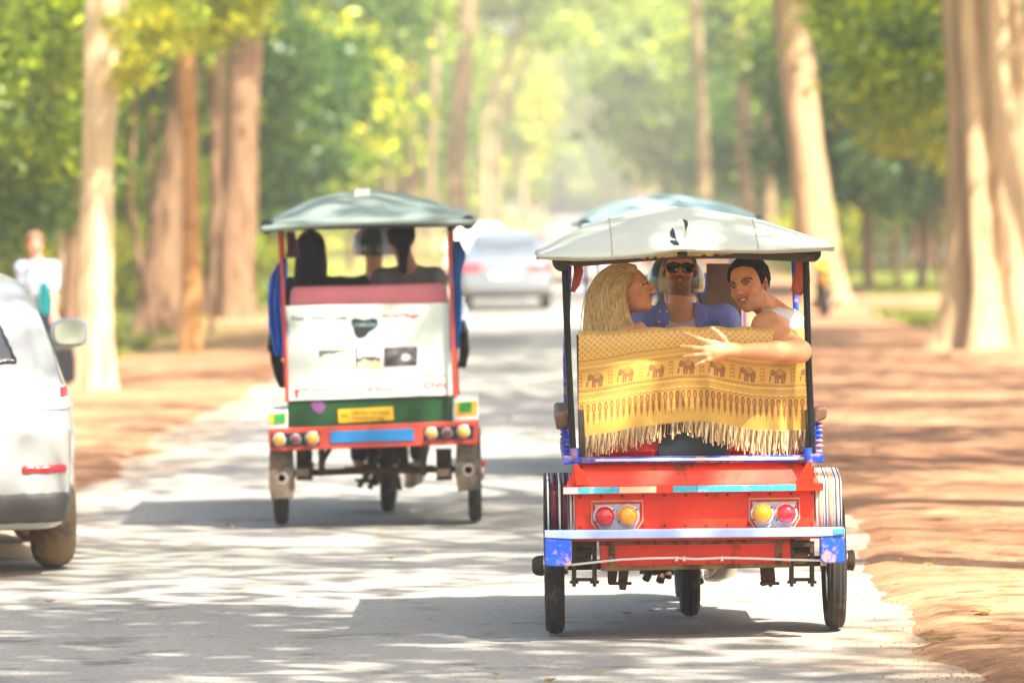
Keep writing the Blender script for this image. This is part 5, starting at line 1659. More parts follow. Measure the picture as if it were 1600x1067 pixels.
def hair_cap(parent, c, R, s, colr, m=M_HAIRD, grow=.010, seed=0, zh=None, name='hair', tuft=.003, flow=(1, 1, .3)):
    F = Field(Vector(c) - Vector((.15, .15, .15)), Vector(c) + Vector((.15, .15, .18)), .0045)
    L = lambda x, y, z: Vector(c) + R @ (Vector((x, y, z)) * s)
    F.ell(L(0, .022, .036), (.074 * s, .096 * s, .082 * s), R, .01, grow=grow)
    Rn = np.array(R)
    zh = zh or ([-.11, -.075, -.055, -.03, -.005, .022, .05, .12], [.078, .070, .048, .030, .004, .016, -.035, -.055])
    X, Y, Z = F._axes(np.zeros(3, int), F.n)
    px, py, pz = X - c[0], Y - c[1], Z - c[2]
    ly = (Rn[0, 1] * px + Rn[1, 1] * py + Rn[2, 1] * pz) / s
    lz = (Rn[0, 2] * px + Rn[1, 2] * py + Rn[2, 2] * pz) / s
    F.V = np.maximum(F.V, ((np.interp(ly, zh[0], zh[1]) - lz) * .8 * s).astype(np.float32))
    v, q = F.mesh()
    Lp = (v - np.array(c)) @ Rn
    n = fnoise(Lp * np.array(flow), 90, seed) * .7 + fnoise(Lp * np.array(flow), 230, seed + 1) * .5
    d = Lp / np.maximum(np.linalg.norm(Lp, axis=1), 1e-6)[:, None]
    v = v + (d * (n * tuft)[:, None]) @ Rn.T
    cc = np.array(srgb(*colr)) * (1 + .35 * n)[:, None]
    return mesh_obj(name, v, q, m, parent, colors=cc)

# ---- 1: the man in the white vest, arm over the shawl, turned to look back
c1 = P(1170, 446, 26.50); R1 = rot(('Z', -30), ('Y', -13), ('X', -5)); s1 = 1.08
J = dict(neck=P(1206, 486, 26.56), chest=P(1222, 560, 26.62), belly=P(1236, 612, 26.64), pelvis=P(1232, 664, 26.66),
         sl=P(1199, 513, 26.33), sr=P(1226, 500, 26.80))
el, wr_ = P(1250, 549, 26.08), P(1146, 547, 26.02)
er, wrr = P(1190, 590, 26.86), P(1130, 625, 26.80)
legs1 = [(J['pelvis'] + Vector((-.05, -.06, -.02)), P(1085, 655, 26.62), P(1078, 745, 26.72), P(1060, 752, 26.82)),
         (J['pelvis'] + Vector((-.05, .08, -.02)), P(1090, 660, 26.86), P(1083, 745, 26.95), P(1062, 752, 27.05))]
person1 = empty('person', (J['pelvis'].x, J['pelvis'].y, J['pelvis'].z - .45), 'man in white vest at the right post, left arm laid over the gold shawl', 'person', 'passengers of the nearest carriage')
F = Field((0.72, 25.90, .60), (1.52, 27.14, 1.80), .0048)
torso(F, J, w=.98); neck(F, J, c1, R1, s1, .054); head_prims(F, c1, R1, s1)
fY = 26.015
fing = [[P(1120, 540, fY), P(1105, 534, fY - .012), P(1089, 528, fY - .008), P(1072, 521, fY + .012)],
        [P(1118, 545, fY), P(1101, 545, fY - .014), P(1083, 543, fY - .010), P(1065, 541, fY + .012)],
        [P(1118, 551, fY), P(1102, 553, fY - .012), P(1086, 555, fY - .008), P(1070, 557, fY + .012)],
        [P(1120, 556, fY), P(1107, 561, fY - .006), P(1097, 566, fY - .004), P(1087, 571, fY + .010)],
        [P(1136, 538, fY), P(1130, 528, fY - .012), P(1121, 519, fY - .012), P(1113, 513, fY)]]
for k_ in fing[:4]:
    F.cone(wr_, k_[1], .020, .0135, .012)
arm(F, J['sl'], el, wr_, 1.08); arm(F, J['sr'], er, wrr, 1.0)
F.ell(J['sl'] + Vector((0, -.01, .01)), (.068, .062, .066), None, .03)
F.cone(J['sl'], el, .060, .044, .04)
F.ell(P(1230, 512, 26.55), (.085, .13, .09), None, .05)
hand(F, wr_, P(1120, 548, fY), fing)
F.ell(P(1119, 547, fY), (.042, .017, .047), None, .014)
simple_hand(F, wrr, Vector((-1, 0, -.2)))
for l in legs1: leg(F, *l)
v, q = F.mesh(); v = smoothmesh(v, q, 1, .4)
cc = np.tile(SKIN * np.array([1.02, .97, .93]), (len(v), 1))
cc *= (1 + .06 * fnoise(v, 18, 3))[:, None]
for tp in [f_[-1] for f_ in fing]:
    near_ = np.exp(-(np.linalg.norm(v - np.array(tp) - np.array([0, -.008, 0]), axis=1) / .007) ** 2)[:, None]
    cc = cc * (1 - .5 * near_) + np.array(srgb(235, 190, 175)) * .5 * near_
paint_head(v, cc, c1, R1, s1, True, beard=(96, 66, 50), stub=.28, brow=(38, 26, 20), hairline=(30, 22, 18))
b1 = mesh_obj('body', v, q, M_SKIN, person1, colors=cc)
eyes(person1, c1, R1, s1, gaze=(.55, .0)); teeth(person1, c1, R1, s1)
hair_cap(person1, c1, R1, s1, (24, 17, 14), grow=.015, seed=2, tuft=.005, zh=([-.11, -.085, -.070, -.055, -.03, -.012, .0, .022, .05, .12], [.104, .101, .095, .084, .064, -.016, .004, .026, -.030, -.052]), flow=(1, .5, .8))
# vest: shell around the torso, cut away at arms and neck
def vest(parent, J, lo, hi, mt, name='vest', g=.006, scoop=.09, back=.05, strap=.055, width=.115, w=1.0, seed=0, amp=.002, extra=()):
    F = Field(lo, hi, .0055)
    torso(F, J, g, w)
    for c_, r_ in extra: F.ell(c_, r_, None, .05, grow=g)
    R = np.array(torso_frame(J)); nk = np.array(J['neck'])
    X, Y, Z = F._axes(np.zeros(3, int), F.n)
    px, py, pz = X - nk[0], Y - nk[1], Z - nk[2]
    lx = R[0, 0] * px + R[1, 0] * py + R[2, 0] * pz
    ly = R[0, 1] * px + R[1, 1] * py + R[2, 1] * pz
    lz = R[0, 2] * px + R[1, 2] * py + R[2, 2] * pz
    neckcut = np.where(np.abs(lx) < strap, (lz + np.where(ly < 0, scoop, back) * np.sqrt(np.clip(1 - (lx / strap) ** 2, 0, 1))), -1)
    armcut = np.abs(lx) - (width + np.clip(-lz - .10, 0, .1) * 1.1)
    up_ = (lz - .03)
    F.V = np.maximum(F.V, np.maximum(np.maximum(neckcut, armcut), up_).astype(np.float32))
    v, q = F.mesh(); v = smoothmesh(wrinkle(v, amp, 10, seed), q, 1, .4)
    return mesh_obj(name, v, q, mt, parent)
M_VEST = mat('white_cotton', srgb(228, 222, 216), rough=.85, var=.04, scale=12, bump=.2, bscale=40)
vest(person1, J, (0.95, 26.2, .80), (1.55, 27.1, 1.52), M_VEST, seed=1, width=.125, w=.98, g=.008, extra=[(P(1230, 512, 26.55), (.085, .13, .09))])
def trousers(parent, J, legs, mt, lo, hi, g=.012, m=1.0, w=1.0, seed=0, name='trousers', upto=.92):
    F = Field(lo, hi, .009)
    R = torso_frame(J)
    F.ell(J['pelvis'], (.155 * w, .112 * w, .12), R, .05, grow=g)
    for (h_, k_, a_, t_) in legs:
        F.cone(h_, k_, .084 * m, .060 * m, .05, grow=g); F.cone(k_, k_.lerp(a_, upto), .060 * m, .046 * m, .03, grow=g)
    F.clip(lambda X, Y, Z: Z - (J['pelvis'].z + .10) + 0 * X + 0 * Y)
    v, q = F.mesh(); v = wrinkle(v, .004, 8, seed)
    return mesh_obj(name, v, q, mt, parent)
M_KHAKI = mat('khaki_cloth', srgb(120, 104, 80), rough=.9, var=.1, bump=.3, bscale=30)
M_DENIM = mat('dark_denim', srgb(36, 42, 62), rough=.9, var=.15, bump=.3, bscale=40)
trousers(person1, J, legs1, M_KHAKI, (.6, 26.2, .5), (1.55, 27.3, 1.25))

# ---- 2: the bearded man with sunglasses, facing back from the front bench
c2 = P(1062, 421, 26.98); R2 = rot(('X', -4), ('Y', 2)); s2 = .97
J2 = dict(neck=P(1062, 487, 27.02), chest=P(1065, 545, 27.05), belly=P(1066, 600, 27.10), pelvis=P(1066, 650, 27.20),
          sl=P(1002, 502, 27.03), sr=P(1131, 500, 27.03))
legs2 = [(J2['pelvis'] + Vector((s_ * .08, 0, -.02)), P(1066 + s_ * 34, 655, 26.86), P(1066 + s_ * 32, 752, 26.90), P(1066 + s_ * 34, 757, 26.80)) for s_ in (-1, 1)]
person2 = empty('person', (J2['pelvis'].x, J2['pelvis'].y, .5), 'bearded man in dark sunglasses and open blue shirt sitting in the middle', 'person', 'passengers of the nearest carriage')
F = Field((.42, 26.62, .52), (1.26, 27.40, 1.84), .0052)
torso(F, J2, w=1.0); neck(F, J2, c2, R2, s2, .050); head_prims(F, c2, R2, s2, beard=1)
e2l, w2l = P(978, 590, 27.06), P(1010, 640, 26.85)
e2r, w2r = P(1155, 590, 27.06), P(1125, 640, 26.85)
arm(F, J2['sl'], e2l, w2l); arm(F, J2['sr'], e2r, w2r)
simple_hand(F, w2l, Vector((.3, -1, -.2))); simple_hand(F, w2r, Vector((-.3, -1, -.2)))
for l in legs2: leg(F, *l)
v, q = F.mesh(); v = smoothmesh(v, q, 1, .4)
cc = np.tile(SKIN * np.array([.98, .92, .86]), (len(v), 1)); cc *= (1 + .06 * fnoise(v, 18, 5))[:, None]
paint_head(v, cc, c2, R2, s2, True, beard=(104, 70, 42), stub=.72, brow=(80, 56, 36), hairline=(110, 78, 48))
mesh_obj('body', v, q, M_SKIN, person2, colors=cc)
eyes(person2, c2, R2, s2); teeth(person2, c2, R2, s2)
hair_cap(person2, c2, R2, s2, (96, 66, 40), grow=.007, seed=4, tuft=.002)
sg = MB()
LL = lambda x, y, z: c2 + R2 @ (Vector((x, y, z)) * s2)
for t in (-1, 1):
    ol = [(.006, .020), (.030, .023), (.062, .021), (.066, .010), (.062, -.012), (.050, -.020), (.024, -.020), (.010, -.010)]
    pts = [LL(t * x, -.106 + abs(x) * .28, z) for x, z in ol]
    ctr = LL(t * .034, -.104, .001)
    back = [p_ + R2 @ Vector((0, .004, 0)) for p_ in pts]
    n = len(pts)
    sg.add(pts + back + [ctr, ctr + R2 @ Vector((0, .006, 0))], [(i, (i + 1) % n, 2 * n) for i in range(n)] + [(n + i, n + (i + 1) % n, 2 * n + 1) for i in range(n)] + [(i, i + n, (i + 1) % n + n, (i + 1) % n) for i in range(n)])
lens = sg.build('sunglasses', M_SHADES, person2, smooth=True)
fr_ = MB()
fr_.tube([LL(-.010, -.106, .013), LL(0, -.109, .015), LL(.010, -.106, .013)], .0025, n=6)
for t in (-1, 1):
    fr_.tube([LL(t * .062, -.090, .016), LL(t * .076, -.060, .014), LL(t * .082, .01, .010)], .0028, n=6)
    ol = [(.006, .021), (.030, .024), (.063, .022), (.067, .010), (.063, -.013), (.050, -.021), (.024, -.021), (.009, -.010), (.006, .021)]
    fr_.tube([LL(t * x, -.107 + abs(x) * .28, z) for x, z in ol], .0022, n=6)
fr_.build('sunglasses_frame', M_BLACK, lens, smooth=True)
vest(person2, J2, (.50, 26.7, .85), (1.22, 27.4, 1.52), mat('pale_pink_cotton', srgb(222, 200, 196), rough=.85, var=.04, scale=12, bump=.2, bscale=40), seed=3, scoop=.028, strap=.07)
def shirt(parent, J, lo, hi, mt, open_w, g=.012, arms=(('sl', 'el'), ('sr', 'er')), armlen=1.0, w=1.0, amp=.006, seed=0, name='shirt', h=.0055, neck_r=.06, m=1.0, collar=True):
    F = Field(lo, hi, h)
    torso(F, J, g, w)
    for s_, e_ in arms:
        F.cone(J[s_], J[s_].lerp(J[e_], armlen), .050 * m, .046 * m, .03, grow=g * 1.3)
    R = np.array(torso_frame(J)); nk = np.array(J['neck'])
    X, Y, Z = F._axes(np.zeros(3, int), F.n)
    px, py, pz = X - nk[0], Y - nk[1], Z - nk[2]
    lx = R[0, 0] * px + R[1, 0] * py + R[2, 0] * pz
    ly = R[0, 1] * px + R[1, 1] * py + R[2, 1] * pz
    lz = R[0, 2] * px + R[1, 2] * py + R[2, 2] * pz
    hole = neck_r - np.sqrt(lx ** 2 + (ly * .9) ** 2)
    hole = np.where(lz > -.07, hole, -1)
    cut = np.maximum(hole, lz - .045)
    if open_w:
        ww = np.interp(-lz, [p_[0] for p_ in open_w], [p_[1] for p_ in open_w])
        cut = np.maximum(cut, np.where(ly < 0, ww - np.abs(lx), -1))
    F.V = np.maximum(F.V, cut.astype(np.float32))
    v, q = F.mesh(); v = smoothmesh(wrinkle(v, amp, 9, seed), q, 1, .4)
    o = mesh_obj(name, v, q, mt, parent)
    return o
J2['el'], J2['er'] = e2l, e2r
M_BLUESHIRT = mat('blue_cotton_shirt', srgb(138, 146, 214), rough=.85, var=.10, scale=14, bump=.5, bscale=22, stretch=(1, 1, .4))
sh = shirt(person2, J2, (.40, 26.72, .85), (1.28, 27.36, 1.56), M_BLUESHIRT, [(-.1, .065), (0, .068), (.08, .070), (.2, .055), (.4, .05)], seed=6)
for t, pts_ in ((-1, [(1040,474),(1026,480),(1024,502),(1044,508),(1048,492)]), (1, [(1088,470),(1100,478),(1106,500),(1092,512),(1086,490)])):
    q = MB(); q.poly(pts_, 26.865, 26.885); q.build('collar', M_BLUESHIRT, sh, bevel=.004)
q = MB(); q.poly([(1122,496),(1140,495),(1141,516),(1123,517)], 26.905, 26.925); q.build('pocket', M_BLUESHIRT, sh, bevel=.003)
for x, y in ((1031, 486), (1042, 487), (1030, 503)):
    q = MB(); q.lathe([(0, .006), (-.004, .005)], P(x, y, 26.862), axis='y', n=10); q.build('button', M_WHITE, sh)
trousers(person2, J2, legs2, M_DENIM, (.5, 26.6, .4), (1.2, 27.5, 1.2), seed=3)

# ---- 3: the blonde woman in profile
c3 = P(985, 452, 26.52); R3 = rot(('Z', 80), ('Y', -12)); s3 = .985
J3 = dict(neck=P(962, 502, 26.58), chest=P(958, 562, 26.60), belly=P(958, 612, 26.60), pelvis=P(958, 662, 26.62),
          sl=P(935, 524, 26.72), sr=P(978, 522, 26.44))
J3['sl'], J3['sr'] = P(948, 522, 26.76), P(975, 525, 26.42)
e3, w3 = P(1048, 528, 26.46), P(1030, 590, 26.60)
e3b, w3b = P(980, 590, 26.86), P(1040, 620, 26.80)
legs3 = [(J3['pelvis'] + Vector((.04, s_, -.02)), P(1050, 660, 26.62 + s_), P(1045, 748, 26.66 + s_), P(1068, 754, 26.68 + s_)) for s_ in (-.07, .08)]
person3 = empty('person', (J3['pelvis'].x, J3['pelvis'].y, .5), 'blonde woman in teal top seen in profile, smiling towards the bearded man', 'person', 'passengers of the nearest carriage')
F = Field((.34, 26.25, .55), (1.0, 27.02, 1.80), .0048)
torso(F, J3, w=.86); neck(F, J3, c3, R3, s3, .042); head_prims(F, c3, R3, s3, male=False)
arm(F, J3['sr'], e3, w3, .84); arm(F, J3['sl'], e3b, w3b, .84)
simple_hand(F, w3, Vector((.2, 0, -1)), Vector((0, 1, 0)), .9); simple_hand(F, w3b, Vector((1, 0, -.2)), m=.9)
for l in legs3: leg(F, *l, m=.85)
v, q = F.mesh(); v = smoothmesh(v, q, 1, .4)
cc = np.tile(SKIN * np.array([1.0, .97, .90]), (len(v), 1)); cc *= (1 + .04 * fnoise(v, 18, 6))[:, None]
paint_head(v, cc, c3, R3, s3, False, brow=(120, 84, 50), lips=(196, 92, 88))
mesh_obj('body', v, q, M_SKIN, person3, colors=cc)
eyes(person3, c3, R3, s3, gaze=(.1, -.2)); teeth(person3, c3, R3, s3)
M_TEAL = mat('teal_cotton', srgb(10, 140, 140), rough=.8, var=.08, bump=.3, bscale=30)
vest(person3, J3, (.35, 26.25, .8), (1.0, 27.0, 1.5), M_TEAL, name='top', seed=5, g=.008, w=.88, scoop=.05, strap=.05, width=.12)
trousers(person3, J3, legs3, M_DENIM, (.3, 26.3, .4), (1.1, 27.0, 1.2), m=.85, w=.9, seed=5)
# hair: a soft mass with strands flowing from the parting down behind the ear
Fh = Field((.25, 26.24, 1.28), (.78, 26.86, 1.84), .0055)
Rh = R3
Lh = lambda x, y, z: c3 + R3 @ (Vector((x, y, z)) * s3)
Fh.ell(Lh(0, .026, .034), (.082, .098, .082), R3, .02)
Fh.ell(P(930, 505, 26.50), (.050, .07, .12), None, .04)
Fh.ell(P(948, 470, 26.52), (.085, .100, .12), None, .04)
Fh.ell(P(944, 500, 26.50), (.080, .100, .12), None, .04)
Fh.ell(P(950, 528, 26.50), (.088, .095, .09), None, .04)
Rn = np.array(R3)
X, Y, Z = Fh._axes(np.zeros(3, int), Fh.n)
px, py, pz = X - c3[0], Y - c3[1], Z - c3[2]
lx = Rn[0, 0] * px + Rn[1, 0] * py + Rn[2, 0] * pz
ly = (Rn[0, 1] * px + Rn[1, 1] * py + Rn[2, 1] * pz) / s3
lz = (Rn[0, 2] * px + Rn[1, 2] * py + Rn[2, 2] * pz) / s3
limit = np.interp(lz, [-.25, -.12, -.06, -.03, .0, .03, .06, .09, .13], [.040, .034, .034, .030, .010, -.012, -.034, -.050, -.04])
Fh.V = np.maximum(Fh.V, ((limit - ly) * .8).astype(np.float32))
v, q = Fh.mesh()
v = smoothmesh(v, q, 1, .5)
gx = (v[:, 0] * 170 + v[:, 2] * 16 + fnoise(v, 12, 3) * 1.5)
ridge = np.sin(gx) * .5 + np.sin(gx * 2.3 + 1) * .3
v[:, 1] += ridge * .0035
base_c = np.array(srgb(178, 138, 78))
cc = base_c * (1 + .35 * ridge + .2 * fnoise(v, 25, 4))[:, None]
hair3 = mesh_obj('hair', v, q, M_HAIRC, person3, colors=cc)
rr = random.Random(4)
SV, SF, SCc = [], [], []
def lerp2(a, b, t): return (a[0] + (b[0] - a[0]) * t, a[1] + (b[1] - a[1]) * t)
for i in range(1500):
    u = rr.random()
    k0 = [(993, 417), (991, 424), (986, 437), (980, 448)]
    f_ = u * 2.999; a_ = int(f_); st = lerp2(k0[a_], k0[a_ + 1], f_ - a_)
    c1_ = lerp2((958, 399), (980, 436), u)
    c2_ = lerp2((908, 420), (974, 462), u); c3_ = lerp2((908, 490), (979, 490), u ** .8)
    en = lerp2((916, 532), (988, 530), u ** .7 if rr.random() < .8 else rr.random())
    st = (st[0] + rr.gauss(0, 1.6), st[1] + rr.gauss(0, 1.6)); en = (en[0] + rr.gauss(0, 4), en[1] + rr.gauss(-2, 6))
    ctrl = [st, c1_, c2_, c3_, en]
    pts = []
    for t in np.linspace(0, 1, 12):
        q_ = [Vector((x, y, 0)) for x, y in ctrl]
        while len(q_) > 1: q_ = [q_[j].lerp(q_[j + 1], t) for j in range(len(q_) - 1)]
        x, y = q_[0].x + math.sin(t * 7 + i) * 1.2, q_[0].y
        # sit on the outer side of the hair mass
        xc = 955 if y > 460 else 962
        wx = 52
        dpt = math.sqrt(max(0, 1 - ((x - xc) / wx) ** 2))
        pts.append(P(x, y, 26.50 - .118 * dpt * min(1, .80 + t * 1.2) - rr.random() * .006))
    wd = rr.uniform(.0008, .0021)
    b_ = len(SV)
    for jj, p_ in enumerate(pts):
        d_ = pts[min(jj + 1, 11)] - pts[max(jj - 1, 0)]
        l_ = math.hypot(d_.x, d_.z) + 1e-6
        ux, uz = -d_.z / l_ * wd, d_.x / l_ * wd
        SV += [(p_.x - ux, p_.y, p_.z - uz), (p_.x, p_.y - wd * .8, p_.z), (p_.x + ux, p_.y, p_.z + uz)]
    for j in range(11):
        SF += [(b_ + j * 3, b_ + j * 3 + 1, b_ + j * 3 + 4, b_ + j * 3 + 3), (b_ + j * 3 + 1, b_ + j * 3 + 2, b_ + j * 3 + 5, b_ + j * 3 + 4)]
    tone = rr.random()
    c_ = np.array(srgb(140, 100, 52)) * (1 - tone) + np.array(srgb(236, 202, 132)) * tone
    SCc += [c_ * (.8 + .4 * (j / 12)) for j in range(12) for _ in range(3)]
tag(mesh_obj('hair_strands', np.array(SV), SF, M_HAIRC, hair3, colors=np.array(SCc)), kind='stuff')

# ---- people seen small or blurred: drivers, the two passengers of the left carriage, the walker
def small_person(name_label, pelvis, chest, neckp, headc, R, s, arms, legs, shirt_m, trouser_m, hair=None, h=.009, helmet=None, long_hair=False, w=1.0, group=None, skin=(186, 128, 98), sleeve=1.0):
    root = empty('person', (pelvis.x, pelvis.y, pelvis.z - .4), name_label, 'person', group)
    ax_ = R @ Vector((1, 0, 0)); ax_.z = 0; ax_.normalize()
    J = dict(pelvis=pelvis, chest=chest, belly=pelvis.lerp(chest, .5), neck=neckp, sl=neckp - ax_ * .19 * w - Vector((0, 0, .06)), sr=neckp + ax_ * .19 * w - Vector((0, 0, .06)))
    allp = [pelvis, headc + Vector((0, 0, .1)), J['sl'], J['sr']] + [p_ for a in arms for p_ in a] + [p_ for l in legs for p_ in l]
    lo, hi = bounds(allp, .16)
    F = Field(lo, hi, h)
    torso(F, J, w=w); neck(F, J, headc, R, s); head_prims(F, headc, R, s)
    for sd, (e_, w_) in zip(('sl', 'sr'), arms):
        arm(F, J[sd], e_, w_, w); simple_hand(F, w_, (w_ - e_))
        J['e' + sd[1]] = e_
    for l in legs: leg(F, *l, m=w)
    v, q = F.mesh()
    cc = np.tile(np.array(srgb(*skin)), (len(v), 1))
    paint_head(v, cc, headc, R, s, beard=None, hairline=hair or (30, 24, 20))
    mesh_obj('body', v, q, M_SKIN, root, colors=cc)
    shirt(root, J, lo, hi, shirt_m, None, arms=(('sl', 'el'), ('sr', 'er')), armlen=sleeve, w=w, h=h, amp=.008, neck_r=.05)
    trousers(root, J, legs, trouser_m, lo, hi, m=w, w=w, g=.016)
    if helmet:
        mb = MB()
        n, m_ = 28, 14
        for i in range(m_ + 1):
            th = math.pi * .62 * i / m_
            for k in range(n):
                ph = 2 * math.pi * k / n
                mb.v.append(tuple(headc + R @ (Vector((math.sin(th) * math.cos(ph) * .128, math.sin(th) * math.sin(ph) * .145 + .01, math.cos(th) * .135 + .02)))))
        for i in range(m_):
            for k in range(n):
                mb.f.append((i * n + k, i * n + (k + 1) % n, (i + 1) * n + (k + 1) % n, (i + 1) * n + k))
                ph = (k + .5) / n
                stripe = helmet[1] is not None and (k % 7 in (2, 3)) and i > 2
                mb.mi.append(1 if stripe else 0)
        o = mb.build('helmet', [helmet[0], helmet[1] or helmet[0]], root, smooth=True)
        so = o.modifiers.new('thickness', 'SOLIDIFY'); so.thickness = .015
        vz = MB()
        vz.tube([headc + R @ Vector((math.sin(a) * .12, -math.cos(a) * .13, .03)) for a in np.linspace(-1.3, 1.3, 12)], .02, n=6, flat=.5)
        vz.build('visor', M_GLASS, o, smooth=True)
    else:
        zz = None
        hc = hair_cap(root, headc, R, s, hair or (16, 13, 12), grow=.016, seed=int(s * 100), zh=([-.11, -.05, 0, .05, .12], [.06, .02, .0, -.06, -.08]))
        if long_hair:
            F = Field(headc - Vector((.2, .25, .45)), headc + Vector((.2, .25, .2)), .009)
            F.ell(headc + R @ Vector((0, .03, .03)), (.093, .105, .095), R, .03)
            if long_hair == 'bun':
                F.ell(headc + R @ Vector((0, .11, -.03)), (.05, .045, .055), R, .03)
                F.cone(headc + R @ Vector((0, .10, -.06)), headc + R @ Vector((0, .09, -.20)), .035, .022, .03)
            else:
                F.ell(headc + R @ Vector((0, .06, -.10)), (.105, .075, .16), R, .05)
                F.ell(headc + R @ Vector((.01, .07, -.22)), (.10, .06, .12), R, .05)
            v, q = F.mesh(); v = v + (fnoise(v * np.array([1, 1, .15]), 60, 2) * .004)[:, None] * np.array([.5, -1, 0])
            mesh_obj('long_hair', v, q, M_HAIRD, hc, colors=np.tile(np.array(srgb(12, 10, 10)), (len(v), 1)))
    return root
AWAY = rot(('Z', 180))
M_BLACKCLOTH = mat('black_cloth', srgb(20, 20, 22), rough=.9, var=.2, bump=.3, bscale=30)
M_GREYCLOTH = mat('grey_cloth', srgb(84, 82, 80), rough=.9, var=.1, bump=.3, bscale=30)
M_HELM = mat('cream_helmet', srgb(176, 170, 128), rough=.25, var=.04, coat=1)
M_HELM2 = mat('dark_helmet', srgb(40, 52, 60), rough=.2, var=.05, coat=1)
M_HSTR = mat('helmet_stripe', srgb(52, 66, 60), rough=.3, var=.1, coat=1)
def rider(label, hx, hy, Y, shirt_m, helmet, x_bike, yb):
    hc = P(hx, hy, Y)
    pel = Vector((x_bike, yb + .28, .86)); nk = hc + Vector((0, -.03, -.19))
    ch = pel.lerp(nk, .55)
    arms = [(Vector((x_bike - .30, yb + .55, 1.08)), Vector((x_bike - .31, yb + .80, 1.02))), (Vector((x_bike + .30, yb + .55, 1.08)), Vector((x_bike + .31, yb + .80, 1.02)))]
    arms = arms[::-1]
    legs = [(pel + Vector((s_ * .08, .03, -.03)), Vector((x_bike + s_ * .19, yb + .62, .72)), Vector((x_bike + s_ * .20, yb + .50, .33)), Vector((x_bike + s_ * .22, yb + .66, .31))) for s_ in (-1, 1)]
    small_person(label, pel, ch, nk, hc, AWAY, 1.0, arms, legs, shirt_m, M_DENIM, helmet=helmet)
rider('driver of the nearest carriage in striped cream helmet, behind the bearded man', 1056, 446, 28.0, M_BLACKCLOTH, (M_HELM, M_HSTR), P(1076, 900, 27.75).x, 27.65)
rider('driver of the left carriage in a dark helmet, seen between its two passengers', 584, 391, 37.75, M_BLACKCLOTH, (M_HELM2, M_PALEBLUE), P(606, 760, 37.4).x, 37.4)  # pale blue bands put a bluish highlight into the dark helmet's colour
rider('driver of the blue roofed carriage hidden behind the nearest one', 1052, 395, 43.75, M_GREYCLOTH, (M_HELM, None), P(1060, 700, 43.4).x, 43.4)
def rear_seated(label, hx, hy, Y, px_neck, py_neck, shirt_m, long_hair, yaw=180, w=.9, skin=(150, 100, 76)):
    hc = P(hx, hy, Y); nk = P(px_neck, py_neck, Y - .02); pel = P(px_neck, 595, Y); ch = pel.lerp(nk, .55)
    R = rot(('Z', yaw))
    x = pel.x
    arms = [(Vector((x + .24, Y + .1, pel.z + .22)), Vector((x + .14, Y + .32, pel.z + .12))), (Vector((x - .24, Y + .1, pel.z + .22)), Vector((x - .14, Y + .32, pel.z + .12)))]
    legs = [(pel + Vector((s_ * .08, .03, -.02)), Vector((x + s_ * .10, Y + .45, pel.z - .02)), Vector((x + s_ * .10, Y + .48, pel.z - .36)), Vector((x + s_ * .10, Y + .62, pel.z - .38))) for s_ in (-1, 1)]
    return small_person(label, pel, ch, nk, hc, R, 1.0, arms, legs, shirt_m, M_BLACKCLOTH, long_hair=long_hair, w=w, group='passengers of the left carriage', skin=skin)
rear_seated('passenger with long loose black hair at the left in the white-board carriage', 486, 392, 36.1, 492, 436, M_BLACKCLOTH, True)
rear_seated('passenger with black hair tied back and grey shirt in the left carriage', 626, 374, 36.1, 638, 421, M_GREYCLOTH, 'bun', 190)
# the walker
wg = G(58, 640); WY = wg.y
hc = P(55, 381, WY); nk = P(58, 410, WY); pel = P(60, 500, WY); ch = P(60, 445, WY)
x = pel.x
arms = [(P(35, 455, WY), P(36, 498, WY - .1)), (P(84, 452, WY), P(84, 490, WY - .1))]
legs = [(pel + Vector((-.08, 0, -.03)), Vector((x - .10, WY - .12, .50)), Vector((x - .11, WY + .02, .10)), Vector((x - .12, WY - .16, .04))), (pel + Vector((.08, 0, -.03)), Vector((x + .10, WY + .05, .50)), Vector((x + .10, WY + .28, .12)), Vector((x + .11, WY + .12, .05)))]
walker = small_person('man in white shirt with a bag strap walking on the left verge', pel, ch, nk, hc, rot(('Z', 12)), .98, arms, legs,
    mat('white_shirt', srgb(150, 156, 174), rough=.85, var=.05, bump=.4, bscale=20), M_DENIM, hair=(120, 90, 66), w=.86, skin=(214, 140, 116), sleeve=.9)
st = MB(); st.tube([P(46, 404, WY - .14), P(44, 425, WY - .16), P(38, 460, WY - .12), P(34, 490, WY)], .02, n=6, flat=.4)
tag(st.build('shoulder_strap', M_BLACKCLOTH, None, smooth=True), 'dark bag strap across the shoulder of the walking man', 'strap')
o = drape([(68, 440, 10), (72, 470, 22), (72, 492, 18)], WY - .2, M_TEAL, None, 'cloth_bag', seed=2); tag(o, 'teal green cloth bag carried by the walking man', 'bag')
bb = MB(); bb.poly([(88,545),(112,543),(116,560),(116,598),(90,600),(86,570)], WY - .35, WY - .12)
tag(bb.build('travel_bag', M_BLACKCLOTH, None, bevel=.03), 'black travel bag beside the pale sunlit trunk, behind the car mirror', 'bag')

